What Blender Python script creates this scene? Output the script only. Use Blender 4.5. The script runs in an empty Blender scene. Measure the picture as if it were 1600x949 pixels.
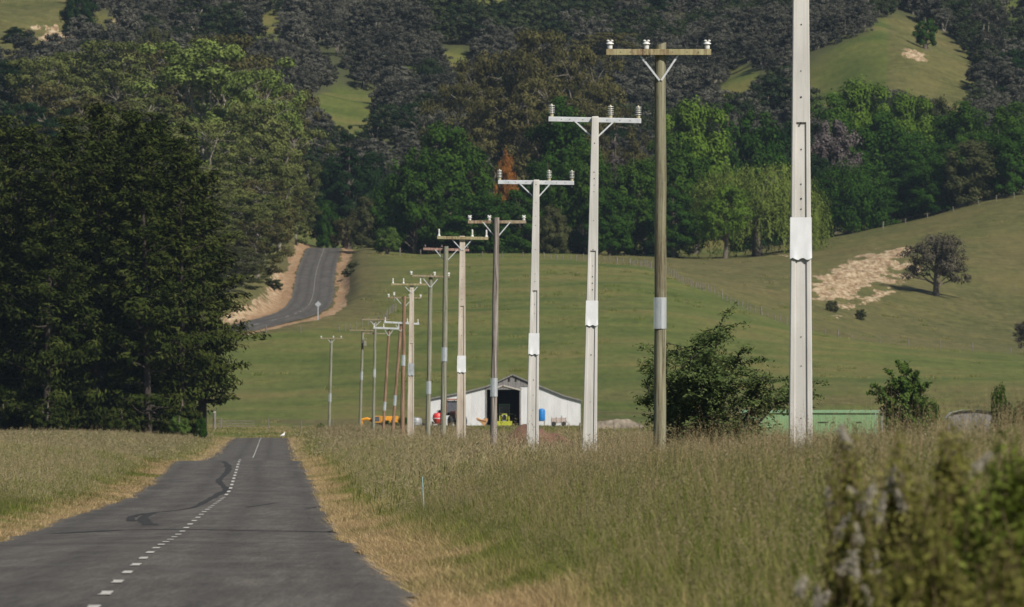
import bpy, math, random
import numpy as np
from mathutils import Vector, Matrix, Euler

# ------------------------------------------------------------------ camera, sky, sun, exposure
SC = bpy.context.scene
COL = SC.collection
F, YH, ZC = 19500.0, 635.0, 1.94          # focal length in photo pixels, horizon row, eye height (m)
R = math.radians

cam_d = bpy.data.cameras.new('camera')
cam = bpy.data.objects.new('camera', cam_d)
COL.objects.link(cam)
cam.location = (0, 0, ZC)
cam.rotation_euler = (R(90) + math.atan((YH - 474.5) / F), 0, 0)
cam_d.sensor_width = 36.0
cam_d.lens = F / 1600.0 * 36.0
cam_d.clip_start, cam_d.clip_end = 0.5, 12000.0
cam_d.dof.use_dof = True
cam_d.dof.focus_distance = 300.0
cam_d.dof.aperture_fstop = 12.5
SC.camera = cam

SUN_AZ, SUN_EL = R(140), R(43)             # azimuth clockwise from +Y (view direction): behind, right
world = bpy.data.worlds.new('World')
SC.world = world
world.use_nodes = True
wn = world.node_tree
wn.nodes.clear()
sky = wn.nodes.new('ShaderNodeTexSky')
sky.sky_type = 'NISHITA'
sky.sun_disc = False
sky.sun_elevation = SUN_EL
sky.sun_rotation = SUN_AZ
sky.air_density, sky.dust_density = 1.0, 0.6
bg = wn.nodes.new('ShaderNodeBackground')
bg.inputs['Strength'].default_value = 0.055
wo = wn.nodes.new('ShaderNodeOutputWorld')
wn.links.new(sky.outputs[0], bg.inputs[0])
wn.links.new(bg.outputs[0], wo.inputs[0])

sun_d = bpy.data.lights.new('sun', 'SUN')
sun_d.energy = 5.0
sun_d.angle = R(0.53)
sun_d.color = (1.0, 0.93, 0.82)
sun = bpy.data.objects.new('sun', sun_d)
COL.objects.link(sun)
to_sun = Vector((math.sin(SUN_AZ) * math.cos(SUN_EL), math.cos(SUN_AZ) * math.cos(SUN_EL), math.sin(SUN_EL)))
sun.rotation_euler = to_sun.to_track_quat('Z', 'Y').to_euler()
sun.location = (60, -80, 120)

SC.view_settings.view_transform = 'Standard'
SC.view_settings.look = 'None'
SC.view_settings.exposure = 0.28
SC.view_settings.gamma = 1.0
SC.view_settings.use_curve_mapping = False
SC.render.engine = 'CYCLES'
SC.cycles.use_denoising = True
SC.cycles.max_bounces = 6
SC.cycles.diffuse_bounces = 3
SC.cycles.glossy_bounces = 2
SC.cycles.transmission_bounces = 3
SC.cycles.transparent_max_bounces = 6
SC.cycles.volume_bounces = 0
SC.cycles.caustics_reflective = False
SC.cycles.caustics_refractive = False

rng = np.random.default_rng(7)
random.seed(7)

# ------------------------------------------------------------------ small maths helpers
def W(px, py, d):
    """the world point seen at photo pixel (px, py) at distance d"""
    return Vector(((px - 800.0) / F * d, d, ZC + (YH - py) / F * d))

def sstep(a, b, x):
    t = np.clip((np.asarray(x, float) - a) / (b - a), 0, 1)
    return t * t * (3 - 2 * t)

def pchip(x, y, q):
    x = np.asarray(x, float); y = np.asarray(y, float); q = np.asarray(q, float)
    h = np.diff(x); dl = np.diff(y) / h
    m = np.zeros_like(y)
    for i in range(1, len(x) - 1):
        if dl[i - 1] * dl[i] > 0:
            w1 = 2 * h[i] + h[i - 1]; w2 = h[i] + 2 * h[i - 1]
            m[i] = (w1 + w2) / (w1 / dl[i - 1] + w2 / dl[i])
    m[0] = dl[0]; m[-1] = dl[-1]
    qc = np.clip(q, x[0], x[-1])
    k = np.clip(np.searchsorted(x, qc, side='right') - 1, 0, len(x) - 2)
    t = (qc - x[k]) / h[k]
    t2 = t * t; t3 = t2 * t
    return ((2 * t3 - 3 * t2 + 1) * y[k] + (t3 - 2 * t2 + t) * h[k] * m[k]
            + (-2 * t3 + 3 * t2) * y[k + 1] + (t3 - t2) * h[k] * m[k + 1])

_lat = np.random.default_rng(11).random((256, 256))
def vnoise(x, y):
    x = np.asarray(x, float); y = np.asarray(y, float)
    xi = np.floor(x).astype(int); yi = np.floor(y).astype(int)
    fx = x - xi; fy = y - yi
    fx = fx * fx * (3 - 2 * fx); fy = fy * fy * (3 - 2 * fy)
    a = _lat[xi & 255, yi & 255]; b = _lat[(xi + 1) & 255, yi & 255]
    c = _lat[xi & 255, (yi + 1) & 255]; e = _lat[(xi + 1) & 255, (yi + 1) & 255]
    return (a * (1 - fx) + b * fx) * (1 - fy) + (c * (1 - fx) + e * fx) * fy
def fbm(x, y, o=4):
    s = 0; a = 0.5
    for i in range(o):
        s = s + a * vnoise(x * 2 ** i + 17 * i, y * 2 ** i + 9 * i); a *= 0.5
    return s

# ------------------------------------------------------------------ the lie of the land
RD = [-60, 0, 60, 122, 175, 250, 302, 424, 520, 609, 690, 780, 900, 1147, 1240, 1290, 1345]
RZ = [0.0, 0.02, 0.02, -0.02, -0.19, -0.61, -0.71, -1.0, -0.91, -0.75, -1.60, -1.42, -1.40, -1.30, -1.24, -1.65, -2.1]
RX = [-0.4, -1.6, -2.8, -4.03, -5.09, -6.58, -7.48, -9.61, -11.52, -13.27, -14.7, -16.24, -18.5, -23.2, -25.0, -26.6, -31.0]
HALF = 3.3
def road_z(d): return pchip(RD, RZ, d)
def road_x(d): return pchip(RD, RX, d)

TPX = [-900, 0, 200, 400, 480, 560, 700, 850, 985, 1100, 1250, 1400, 1600, 2500]
TAB = {
 1300: [690] * 14,
 1400: [675] * 14,
 1450: [670] * 14,
 1500: [665] * 14,
 1550: [651] * 14,
 1600: [628, 628, 628, 628, 625, 622, 620, 618, 615, 614, 612, 610, 606, 600],
 1700: [575, 575, 575, 572, 570, 566, 562, 560, 556, 560, 570, 578, 585, 600],
 1800: [530, 530, 525, 508, 505, 508, 506, 504, 503, 515, 534, 548, 562, 580],
 1850: [515, 515, 510, 491, 489, 492, 490, 485, 483, 498, 525, 544, 559, 575],
 1900: [500, 500, 490, 481, 480, 476, 470, 464, 462, 480, 518, 541, 557, 572],
 2000: [460, 460, 455, 461, 461, 450, 437, 430, 432, 458, 502, 536, 554, 568],
 2100: [420, 420, 425, 440, 441, 430, 412, 409, 416, 440, 472, 505, 530, 550],
 2200: [370, 370, 385, 415, 420, 412, 403, 403, 409, 415, 428, 443, 468, 500],
 2300: [320, 320, 345, 392, 401, 403, 399, 399, 401, 404, 397, 386, 380, 380],
 2400: [280, 270, 300, 365, 383, 396, 396, 396, 398, 400, 381, 351, 303, 280],
 2500: [250, 240, 270, 345, 381, 394, 394, 395, 397, 400, 374, 338, 285, 260],
 2650: [230, 215, 245, 320, 370, 380, 380, 380, 385, 390, 365, 325, 275, 250],
 2800: [190, 180, 200, 250, 265, 265, 265, 265, 275, 280, 275, 235, 230, 220],
 2950: [110, 100, 130, 165, 165, 170, 175, 180, 180, 175, 140, 95, 130, 130],
 3100: [40, 40, 60, 95, 105, 110, 110, 110, 105, 100, 75, 48, 70, 60],
 3250: [-30, -20, 0, 25, 30, 35, 35, 35, 30, 25, 10, 0, -10, -20],
 3400: [-90, -80, -60, -50, -45, -45, -45, -45, -50, -50, -60, -70, -70, -70],
 3600: [-150] * 14,
}
GD = np.arange(1250.0, 3701.0, 10.0)
GP = np.arange(-1500.0, 3101.0, 20.0)
_td = sorted(TAB)
_c = np.array([[float(v) for v in TAB[k]] for k in _td])
_c = np.stack([pchip(_td, _c[:, i], GD) for i in range(len(TPX))], 1)
GPY = np.stack([pchip(TPX, _c[i], GP) for i in range(len(GD))], 0)

def far_py(px, d):
    a = np.clip((d - GD[0]) / 10.0, 0, len(GD) - 1.001); b = np.clip((px - GP[0]) / 20.0, 0, len(GP) - 1.001)
    i = a.astype(int); j = b.astype(int); u = a - i; v = b - j
    return ((GPY[i, j] * (1 - v) + GPY[i, j + 1] * v) * (1 - u) + (GPY[i + 1, j] * (1 - v) + GPY[i + 1, j + 1] * v) * u)

VD = [0, 100, 180, 300, 400, 700, 1300]
VR = [0.5, 0.72, 0.75, 0.55, 0.36, 0.27, 0.3]
def hill_road_x(d):
    return pchip([1760, 1785, 1805, 1825, 1850, 1900, 2000, 2100, 2200, 2300, 2400, 2500],
                 [-46.0, -40.0, -36.0, -33.2, -31.6, -31.1, -31.85, -33.2, -34.3, -35.15, -36.06, -37.0], d)
def ground(x, y):
    x = np.asarray(x, float); y = np.asarray(y, float)
    rx = road_x(y); rz = road_z(y)
    dr = x - (rx + HALF); dlft = (rx - HALF) - x
    near = rz - 0.03 + np.interp(y, VD, VR) * sstep(0.3, 6.0, dr) + 0.5 * sstep(0.5, 13, dlft)
    off = np.maximum(np.maximum(dr, dlft), 0)
    near = near + sstep(0.6, 4, off) * ((fbm(x * .22, y * .09) - .5) * 0.35)
    yd = np.maximum(y, 1.0)
    px = 800 + x / yd * F
    fz = ZC + (YH - far_py(px, yd)) / F * yd
    fz = fz + sstep(1560, 1750, y) * (fbm(x * .018 + 3, y * .018) - .47) * 2.2 + (fbm(x * .09, y * .05) - .47) * .5 * sstep(1480, 1600, y)
    big = sstep(2700, 2950, y)
    fz = fz + big * ((fbm(x * .014 + 9, y * .011) - .47) * 24)
    # the cutting of the hill road
    hr = np.abs(x - hill_road_x(y))
    flat = (1 - sstep(3.2, 7.0, hr)) * sstep(1775, 1800, y) * (1 - sstep(2460, 2520, y))
    bank = sstep(4.2, 9.5, hill_road_x(y) - x) * sstep(1800, 1835, y) * (1 - sstep(2050, 2250, y)) * 3.2 + sstep(4.2, 8, x - hill_road_x(y)) * (1 - sstep(9, 20, x - hill_road_x(y))) * sstep(1850, 1950, y) * (1 - sstep(2300, 2450, y)) * 1.2
    fz = fz + bank
    cx = hill_road_x(y); cpx = 800 + cx / yd * F
    cz = ZC + (YH - far_py(cpx, yd)) / F * yd
    fz = fz * (1 - flat) + cz * flat
    k = sstep(1290, 1400, y)
    return near * (1 - k) + fz * k
def gz(x, y): return float(ground(np.array([x]), np.array([y]))[0])
def gpt(px, d, sink=0.0):
    x = (px - 800.0) / F * d
    return Vector((x, d, gz(x, d) - sink))
def find_d(px, py, lo, hi):
    dd = np.arange(lo, hi, 2.0); xx = (px - 800.0) / F * dd
    yy = YH - (ground(xx, dd) - ZC) / dd * F
    return float(dd[np.argmin(np.abs(yy - py))])
def ppm(d): return F / d                    # photo pixels per metre at distance d

# ------------------------------------------------------------------ materials
def new_mat(name):
    m = bpy.data.materials.new(name); m.use_nodes = True
    nt = m.node_tree; nt.nodes.clear()
    out = nt.nodes.new('ShaderNodeOutputMaterial')
    return m, nt, out
def node(nt, t, **kw):
    n = nt.nodes.new(t)
    for k, v in kw.items(): setattr(n, k, v)
    return n
def rgba(c): return (c[0], c[1], c[2], 1.0)
def ramp(nt, fac, stops):
    r = node(nt, 'ShaderNodeValToRGB')
    el = r.color_ramp.elements
    while len(el) < len(stops): el.new(0.5)
    for e, (p, c) in zip(el, stops): e.position = p; e.color = rgba(c)
    nt.links.new(fac, r.inputs[0])
    return r.outputs[0]
def noise(nt, vec, scale, detail=4, rough=.55):
    n = node(nt, 'ShaderNodeTexNoise')
    n.inputs['Scale'].default_value = scale; n.inputs['Detail'].default_value = detail; n.inputs['Roughness'].default_value = rough
    if vec is not None: nt.links.new(vec, n.inputs['Vector'])
    return n.outputs['Fac']
def mapped(nt, scale=(1, 1, 1), loc=(0, 0, 0), src='Object'):
    tc = node(nt, 'ShaderNodeTexCoord'); mp = node(nt, 'ShaderNodeMapping')
    mp.inputs['Scale'].default_value = scale; mp.inputs['Location'].default_value = loc
    nt.links.new(tc.outputs[src], mp.inputs[0])
    return mp.outputs[0]
def mix(nt, fac, a, b, mode='MIX'):
    n = node(nt, 'ShaderNodeMix', data_type='RGBA', blend_type=mode)
    for s, v in ((n.inputs[0], fac), (n.inputs[6], a), (n.inputs[7], b)):
        if isinstance(v, (int, float)): s.default_value = v
        elif isinstance(v, tuple): s.default_value = rgba(v)
        else: nt.links.new(v, s)
    return n.outputs[2]
def mth(nt, op, a, b=None, c=None, clamp=False):
    n = node(nt, 'ShaderNodeMath', operation=op, use_clamp=clamp)
    for s, v in zip(n.inputs, (a, b, c)):
        if v is None: continue
        if isinstance(v, (int, float)): s.default_value = v
        else: nt.links.new(v, s)
    return n.outputs[0]
def attr(nt, name, kind='GEOMETRY'):
    a = node(nt, 'ShaderNodeAttribute', attribute_type=kind, attribute_name=name)
    return a.outputs['Fac']
def principled(nt, out, col, rough=.7, metal=0.0, bump=None, bstr=.3, bdist=.02, spec=.5):
    p = node(nt, 'ShaderNodeBsdfPrincipled')
    if isinstance(col, tuple): p.inputs['Base Color'].default_value = rgba(col)
    else: nt.links.new(col, p.inputs['Base Color'])
    if isinstance(rough, (int, float)): p.inputs['Roughness'].default_value = rough
    else: nt.links.new(rough, p.inputs['Roughness'])
    p.inputs['Metallic'].default_value = metal
    p.inputs['Specular IOR Level'].default_value = spec
    if bump is not None:
        b = node(nt, 'ShaderNodeBump'); b.inputs['Strength'].default_value = bstr; b.inputs['Distance'].default_value = bdist
        nt.links.new(bump, b.inputs['Height']); nt.links.new(b.outputs[0], p.inputs['Normal'])
    nt.links.new(p.outputs[0], out.inputs['Surface'])
    return p
def blotch(name, stops, scale=(1, 1, 1), nscale=3.0, rough=.75, metal=0.0, bstr=.3, bdist=.02, detail=6, spec=.4):
    m, nt, out = new_mat(name)
    v = mapped(nt, scale)
    n = noise(nt, v, nscale, detail, .6)
    c = ramp(nt, n, stops)
    principled(nt, out, c, rough, metal, n, bstr, bdist, spec)
    return m
def leaf_mat(name, dark, light, transl=.25, var=.35, tip=None):
    """foliage: colour runs between two tones leaf by leaf, a little light comes through"""
    m, nt, out = new_mat(name)
    a = attr(nt, 'v')
    oi = node(nt, 'ShaderNodeObjectInfo')
    f = mth(nt, 'MULTIPLY_ADD', mth(nt, 'SUBTRACT', oi.outputs['Random'], .5), var, a, clamp=True)
    c = mix(nt, f, dark, light)
    if tip:
        h = attr(nt, 'h'); c = mix(nt, h, c, tip)
    d = node(nt, 'ShaderNodeBsdfDiffuse'); t = node(nt, 'ShaderNodeBsdfTranslucent'); s = node(nt, 'ShaderNodeMixShader')
    nt.links.new(c, d.inputs[0]); nt.links.new(c, t.inputs[0])
    s.inputs[0].default_value = transl
    nt.links.new(d.outputs[0], s.inputs[1]); nt.links.new(t.outputs[0], s.inputs[2])
    nt.links.new(s.outputs[0], out.inputs['Surface'])
    return m
def plain(name, col, rough=.6, metal=0.0, var=.25, nscale=6.0, spec=.5):
    m, nt, out = new_mat(name)
    n = noise(nt, mapped(nt), nscale, 5)
    c = ramp(nt, n, [(.25, tuple(x * (1 - var) for x in col)), (.75, tuple(min(1, x * (1 + var)) for x in col))])
    principled(nt, out, c, rough, metal, n, .15, .01, spec)
    return m

M = {}
# ------------------------------------------------------------------ mesh helpers
def mesh_np(name, verts, faces, mats, attrs=None, smooth=False, mi=None):
    """verts (N,3), faces (M,k) all of one size, or a list of such arrays"""
    fl = faces if isinstance(faces, list) else [faces]
    me = bpy.data.meshes.new(name)
    verts = np.asarray(verts, np.float32)
    me.vertices.add(len(verts)); me.vertices.foreach_set('co', verts.ravel())
    nl = sum(f.size for f in fl); nf = sum(len(f) for f in fl)
    me.loops.add(nl); me.loops.foreach_set('vertex_index', np.concatenate([f.ravel() for f in fl]).astype(np.int32))
    me.polygons.add(nf)
    tot = np.concatenate([np.full(len(f), f.shape[1]) for f in fl])
    st = np.concatenate([[0], np.cumsum(tot)[:-1]])
    me.polygons.foreach_set('loop_start', st.astype(np.int32))
    if mi is not None: me.polygons.foreach_set('material_index', np.asarray(mi, np.int32))
    me.polygons.foreach_set('use_smooth', np.full(nf, bool(smooth)))
    for k, a in (attrs or {}).items():
        at = me.attributes.new(k, 'FLOAT', 'POINT'); at.data.foreach_set('value', np.asarray(a, np.float32))
    for m in (mats if isinstance(mats, (list, tuple)) else [mats]): me.materials.append(m)
    me.update(calc_edges=True)
    return me
def link(name, data, parent=None, loc=None):
    o = bpy.data.objects.new(name, data); COL.objects.link(o)
    if parent is not None: o.parent = parent
    if loc is not None: o.location = loc
    return o
def tag(o, label=None, cat=None, group=None, kind=None):
    if label: o['label'] = label
    if cat: o['category'] = cat
    if group: o['group'] = group
    if kind: o['kind'] = kind
    return o
def thing(name, label, cat, loc, rotz=0.0, group=None):
    o = link(name, None, None, loc); o.rotation_euler = (0, 0, rotz)
    o.empty_display_size = .2
    return tag(o, label, cat, group)

class MB:
    """collects shapes of ONE part"""
    def __init__(s): s.v = []; s.f = []; s.m = []
    def add(s, vs, fs, mi=0, mat=None):
        b = len(s.v)
        if mat is not None: vs = [mat @ Vector(v) for v in vs]
        s.v += [tuple(v) for v in vs]; s.f += [tuple(b + i for i in f) for f in fs]; s.m += [mi] * len(fs)
        return s
    def box(s, c, size, rot=None, mi=0, taper=1.0):
        x, y, z = (k / 2 for k in size)
        vs = [(-x, -y, -z), (x, -y, -z), (x, y, -z), (-x, y, -z)] + [(a * taper, b * taper, z) for a, b in ((-x, -y), (x, -y), (x, y), (-x, y))]
        mt = Matrix.Translation(c) @ (Euler(rot).to_matrix().to_4x4() if rot else Matrix())
        return s.add(vs, [(3, 2, 1, 0), (4, 5, 6, 7), (0, 1, 5, 4), (1, 2, 6, 5), (2, 3, 7, 6), (3, 0, 4, 7)], mi, mt)
    def tube(s, pts, rad, n=8, mi=0, caps=True, jit=0.0):
        pts = [Vector(p) for p in pts]; vs = []; fs = []
        if not isinstance(rad, (list, tuple)): rad = [rad] * len(pts)
        t0 = (pts[1] - pts[0]).normalized()
        u = t0.orthogonal().normalized()
        for i, p in enumerate(pts):
            t = (pts[min(i + 1, len(pts) - 1)] - pts[max(i - 1, 0)]).normalized()
            u = (u - t * u.dot(t)).normalized(); w = t.cross(u)
            for k in range(n):
                a = 2 * math.pi * k / n; r = rad[i] * (1 + (random.uniform(-jit, jit) if jit else 0))
                vs.append(p + (u * math.cos(a) + w * math.sin(a)) * r)
        for i in range(len(pts) - 1):
            for k in range(n):
                fs.append((i * n + k, i * n + (k + 1) % n, (i + 1) * n + (k + 1) % n, (i + 1) * n + k))
        if caps:
            fs.append(tuple(range(n - 1, -1, -1))); fs.append(tuple((len(pts) - 1) * n + k for k in range(n)))
        return s.add(vs, fs, mi)
    def lathe(s, prof, c=(0, 0, 0), n=12, mi=0, axis='z'):
        vs = []; fs = []
        for (r, z) in prof:
            for k in range(n):
                a = 2 * math.pi * k / n; p = (r * math.cos(a), r * math.sin(a), z)
                if axis == 'x': p = (p[2], p[0], p[1])
                if axis == 'y': p = (p[0], p[2], p[1])
                vs.append(Vector(p) + Vector(c))
        for i in range(len(prof) - 1):
            for k in range(n):
                q = (i * n + k, i * n + (k + 1) % n, (i + 1) * n + (k + 1) % n, (i + 1) * n + k)
                fs.append(q if axis != 'y' else q[::-1])
        a = tuple(range(n - 1, -1, -1)); b = tuple((len(prof) - 1) * n + k for k in range(n))
        fs += [a, b] if axis != 'y' else [a[::-1], b[::-1]]
        return s.add(vs, fs, mi)
    def prism(s, poly, y0, y1, mi=0):
        n = len(poly)
        vs = [(x, y0, z) for x, z in poly] + [(x, y1, z) for x, z in poly]
        fs = [tuple(range(n)), tuple(range(2 * n - 1, n - 1, -1))] + [(i, i + n, (i + 1) % n + n, (i + 1) % n) for i in range(n)]
        return s.add(vs, fs, mi)
    def build(s, name, mats, parent=None, smooth=False, bevel=0.0, loc=None):
        me = bpy.data.meshes.new(name); me.from_pydata(s.v, [], s.f)
        for m in (mats if isinstance(mats, (list, tuple)) else [mats]): me.materials.append(m)
        for p, k in zip(me.polygons, s.m): p.material_index = k; p.use_smooth = smooth
        me.update()
        o = link(name, me, parent, loc)
        if smooth:
            md = o.modifiers.new('edge', 'EDGE_SPLIT'); md.split_angle = R(40)
        if bevel:
            b = o.modifiers.new('bevel', 'BEVEL'); b.width = bevel; b.segments = 2; b.limit_method = 'ANGLE'
        return o

def cards(cen, nrm, L, Wd, r, tang=None):
    """one rhombic leaf per centre"""
    n = len(cen)
    nrm = nrm / np.maximum(np.linalg.norm(nrm, axis=1, keepdims=True), 1e-6)
    a = r.normal(size=(n, 3)) if tang is None else tang + r.normal(size=(n, 3)) * .35
    t = a - nrm * np.sum(a * nrm, 1, keepdims=True)
    t /= np.maximum(np.linalg.norm(t, axis=1, keepdims=True), 1e-6)
    b = np.cross(nrm, t)
    L = np.broadcast_to(np.asarray(L, float).reshape(-1, 1), (n, 1)); Wd = np.broadcast_to(np.asarray(Wd, float).reshape(-1, 1), (n, 1))
    v = np.stack([cen - t * L * .5, cen + b * Wd * .5 + t * L * .08, cen + t * L * .5, cen - b * Wd * .5 + t * L * .08], 1).reshape(-1, 3)
    f = np.arange(4 * n).reshape(-1, 4)
    return v, f
def blob_points(r, n, flat=1.0, shell=.55):
    d = r.normal(size=(n, 3)); d /= np.linalg.norm(d, axis=1, keepdims=True)
    rad = (shell + (1 - shell) * r.random((n, 1))) ** 1.0
    p = d * rad; p[:, 2] *= flat
    return p, d

# ================================================================== LARGE STRUCTURE
# ------------------------------------------------------------------ ground sheet
def ground_material():
    m, nt, out = new_mat('pasture and verge soil')
    v = mapped(nt)
    n1 = noise(nt, v, .035, 6, .6); n2 = noise(nt, v, .35, 6, .65); n3 = noise(nt, v, 3.0, 5, .7)
    green = ramp(nt, n1, [(.36, (.054, .076, .016)), (.5, (.084, .099, .024)), (.64, (.118, .110, .034))])
    dry = ramp(nt, n2, [(.36, (.060, .050, .022)), (.64, (.120, .098, .046))])
    c = mix(nt, attr(nt, 'dry'), green, dry)
    f2 = mth(nt, 'MULTIPLY_ADD', mth(nt, 'SUBTRACT', n2, .5), 1.3, .5, clamp=True)
    c = mix(nt, .55, c, ramp(nt, f2, [(.0, (.32, .33, .30)), (1, (.72, .70, .66))]), 'OVERLAY')
    c = mix(nt, mth(nt, 'MULTIPLY', ramp(nt, n3, [(.56, (0, 0, 0)), (.72, (1, 1, 1))]), .35), c, (.05, .055, .02))
    n4 = noise(nt, mapped(nt, (1, .10, 1)), .9, 6, .7); n5 = noise(nt, mapped(nt, (1, .2, 1)), .06, 5, .6)
    c = mix(nt, .5, c, ramp(nt, n4, [(.34, (.30, .31, .27)), (.5, (.5, .5, .5)), (.66, (.68, .66, .62))]), 'OVERLAY')
    c = mix(nt, mth(nt, 'MULTIPLY', ramp(nt, n5, [(.52, (0, 0, 0)), (.66, (1, 1, 1))]), .35), c, (.130, .108, .042))
    # bare clay of the slips
    cl = mth(nt, 'ADD', attr(nt, 'bare'), mth(nt, 'MULTIPLY', mth(nt, 'SUBTRACT', noise(nt, mapped(nt, (1, .22, 1)), .30, 8, .66), .5), 2.7))
    clm = ramp(nt, cl, [(.46, (0, 0, 0)), (.54, (1, 1, 1))])
    clm = mth(nt, 'MULTIPLY', clm, mth(nt, 'GREATER_THAN', attr(nt, 'bare'), .02))
    clay = ramp(nt, noise(nt, mapped(nt, (1, .15, 1)), 1.1, 6, .7), [(.36, (.14, .088, .050)), (.5, (.29, .21, .125)), (.62, (.44, .36, .245))])
    clay = mix(nt, mth(nt, 'MULTIPLY', mth(nt, 'MULTIPLY_ADD', attr(nt, 'dry'), 5.0, -3.3, clamp=True), .9), clay, (.235, .145, .078))
    c = mix(nt, clm, c, clay)
    # floor of the bush
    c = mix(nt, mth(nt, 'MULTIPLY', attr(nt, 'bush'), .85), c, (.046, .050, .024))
    principled(nt, out, c, .95, 0, n2, .5, .12, .15)
    return m
M['ground'] = ground_material()

NX = 420
rows = np.concatenate([np.arange(-30, 150, 3.0), np.arange(150, 640, 4.0), np.arange(640, 1300, 6.0),
                       np.arange(1300, 1780, 5.0), np.arange(1780, 2520, 4.0), np.arange(2520, 3640, 9.0)])
t = np.linspace(-1, 1, NX)
tt = np.sign(t) * (0.62 * np.abs(t) + .38 * np.abs(t) ** 3)
halfw = np.maximum(70, .085 * rows)
X = tt[None, :] * halfw[:, None] + np.interp(rows, [0, 1240, 1600], [0, -12, 0])[:, None]
Y = np.repeat(rows[:, None], NX, 1)
Z = ground(X, Y)
PX = 800 + X / np.maximum(Y, 1) * F
PY = YH - (Z - ZC) / np.maximum(Y, 1) * F

def blobmask(px, py, cx, cy, rx, ry, rot=0.0, soft=.35):
    c, s_ = math.cos(R(rot)), math.sin(R(rot))
    u = ((px - cx) * c + (py - cy) * s_) / rx; w = (-(px - cx) * s_ + (py - cy) * c) / ry
    return 1 - sstep(1 - soft, 1 + soft, np.sqrt(u * u + w * w))
# slips and clay banks, written as where they lie on the slopes
bare = np.zeros_like(X)
fr = (Y > 1950) & (Y < 2420)
for k_, a in ((.85, (1335, 430, 70, 24, -22, .45)), (1.0, (1392, 399, 40, 7, -16, .35)), (.95, (1308, 448, 42, 20, -14, .5)), (.66, (1402, 430, 42, 17, -15, .5)),
          (.42, (1360, 462, 75, 14, -12, .6)), (.35, (1325, 492, 35, 6, 0, .6)), (.5, (1330, 424, 40, 8, -30, .4)), (.30, (1225, 400, 30, 8, 0, .5))):
    bare = np.maximum(bare, k_ * fr * blobmask(PX, PY, *a))
bk = (Y > 2700)
CLEAR = [  # pastures left open among the bush on the far hills: centre, radii, tilt
    (545, 168, 66, 26, 0), (712, 100, 30, 20, 0), (418, 55, 22, 34, 10), (40, 25, 100, 62, 18), (165, 52, 22, 34, -20),
    (1160, 138, 32, 32, 30), (1340, 108, 105, 44, -24), (1440, 98, 95, 56, 35), (1585, 12, 30, 26, -30), (640, 120, 22, 14, 0),
    (600, 240, 24, 16, 0), (760, 5, 40, 14, 0), (1490, 95, 45, 22, 30)]
def clearing(px, py, grow=0.0):
    k = np.zeros_like(np.asarray(px, float))
    for (cx, cy, rx, ry, ro) in CLEAR:
        k = np.maximum(k, blobmask(px, py, cx, cy, rx + grow, ry + grow, ro, .12))
    return k
for a in ((95, 62, 48, 20, 12, .4), (190, 38, 14, 16, 20, .4), (415, 92, 10, 14, 30, .4), (742, 88, 9, 14, 0, .4), (1430, 85, 22, 8, 20, .5), (215, 50, 16, 6, 20, .4)):
    bare = np.maximum(bare, .72 * bk * blobmask(PX, PY, *a[:5], .7))
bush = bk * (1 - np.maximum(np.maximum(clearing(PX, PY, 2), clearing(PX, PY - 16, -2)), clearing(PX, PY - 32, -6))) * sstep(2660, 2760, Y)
RXX = road_x(Y)
dro = np.abs(X - RXX) - HALF
dry = np.where(Y < 1340, np.clip(.95 - .75 * sstep(.5, 5, dro), 0, 1), 0.0)
# the browner hill behind, its dry toe and the rank band along the foot of the slope
brown = sstep(0, 25, PY * 0 + (Y - np.interp(PX, [900, 985, 1100, 1250, 1400, 1600], [2140, 2120, 2010, 1905, 1890, 1870])) * (PX > 900)) * (Y < 2560)
dry = np.maximum(dry, brown * (.32 + .5 * fbm(X * .05, Y * .03)))
foot = blobmask(Y, Y * 0, 1535, 0, 60, 1, 0, .8) * sstep(.36, .52, fbm(X * .06 + 4, Y * .05 + 2))
dry = np.maximum(dry, .75 * foot)
hb = np.abs(X - hill_road_x(Y)); hm = (Y > 1770) & (Y < 2500)
dry = np.where(hm, np.maximum(dry, .85 * sstep(14 + 8 * fbm(X * .1, Y * .03), 3, hb)), dry)
dry = np.where((PX > 520) & (PX < 640) & (Y > 1840) & (Y < 2300), np.maximum(dry, .7 * sstep(640, 560, PX)), dry)
bare = np.maximum(bare, np.where(hm, (1 - sstep(.5, 1.0, np.abs(hb - (4.0 + 1.2 * fbm(X * 0, Y * .05))) / 1.25)), 0))
bare = np.maximum(bare, np.where(hm & (X < hill_road_x(Y)) & (Y < 2150), .85 * (1 - sstep(.4, 1.0, np.abs(hb - 5.2) / 2.8)) * sstep(1780, 1800, Y), 0))
dry = np.maximum(dry, bk * (PX > 1385) * (PX < 1560) * (PY > 20) * .5)
dry = np.maximum(dry, bk * (PX < 200) * .5)
Z = Z + (fbm(X * .5, Y * .5) - .5) * 1.6 * np.where(Y > 1950, np.clip(bare, 0, 1), 0) * (Y < 2450)
gv = np.stack([X, Y, Z], 2).reshape(-1, 3)
ii = np.arange(len(rows) * NX).reshape(len(rows), NX)
gf = np.stack([ii[:-1, :-1], ii[:-1, 1:], ii[1:, 1:], ii[1:, :-1]], 2).reshape(-1, 4)
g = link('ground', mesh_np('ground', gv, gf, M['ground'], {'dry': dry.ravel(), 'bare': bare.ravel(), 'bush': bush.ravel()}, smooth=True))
tag(g, kind='structure')

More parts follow.
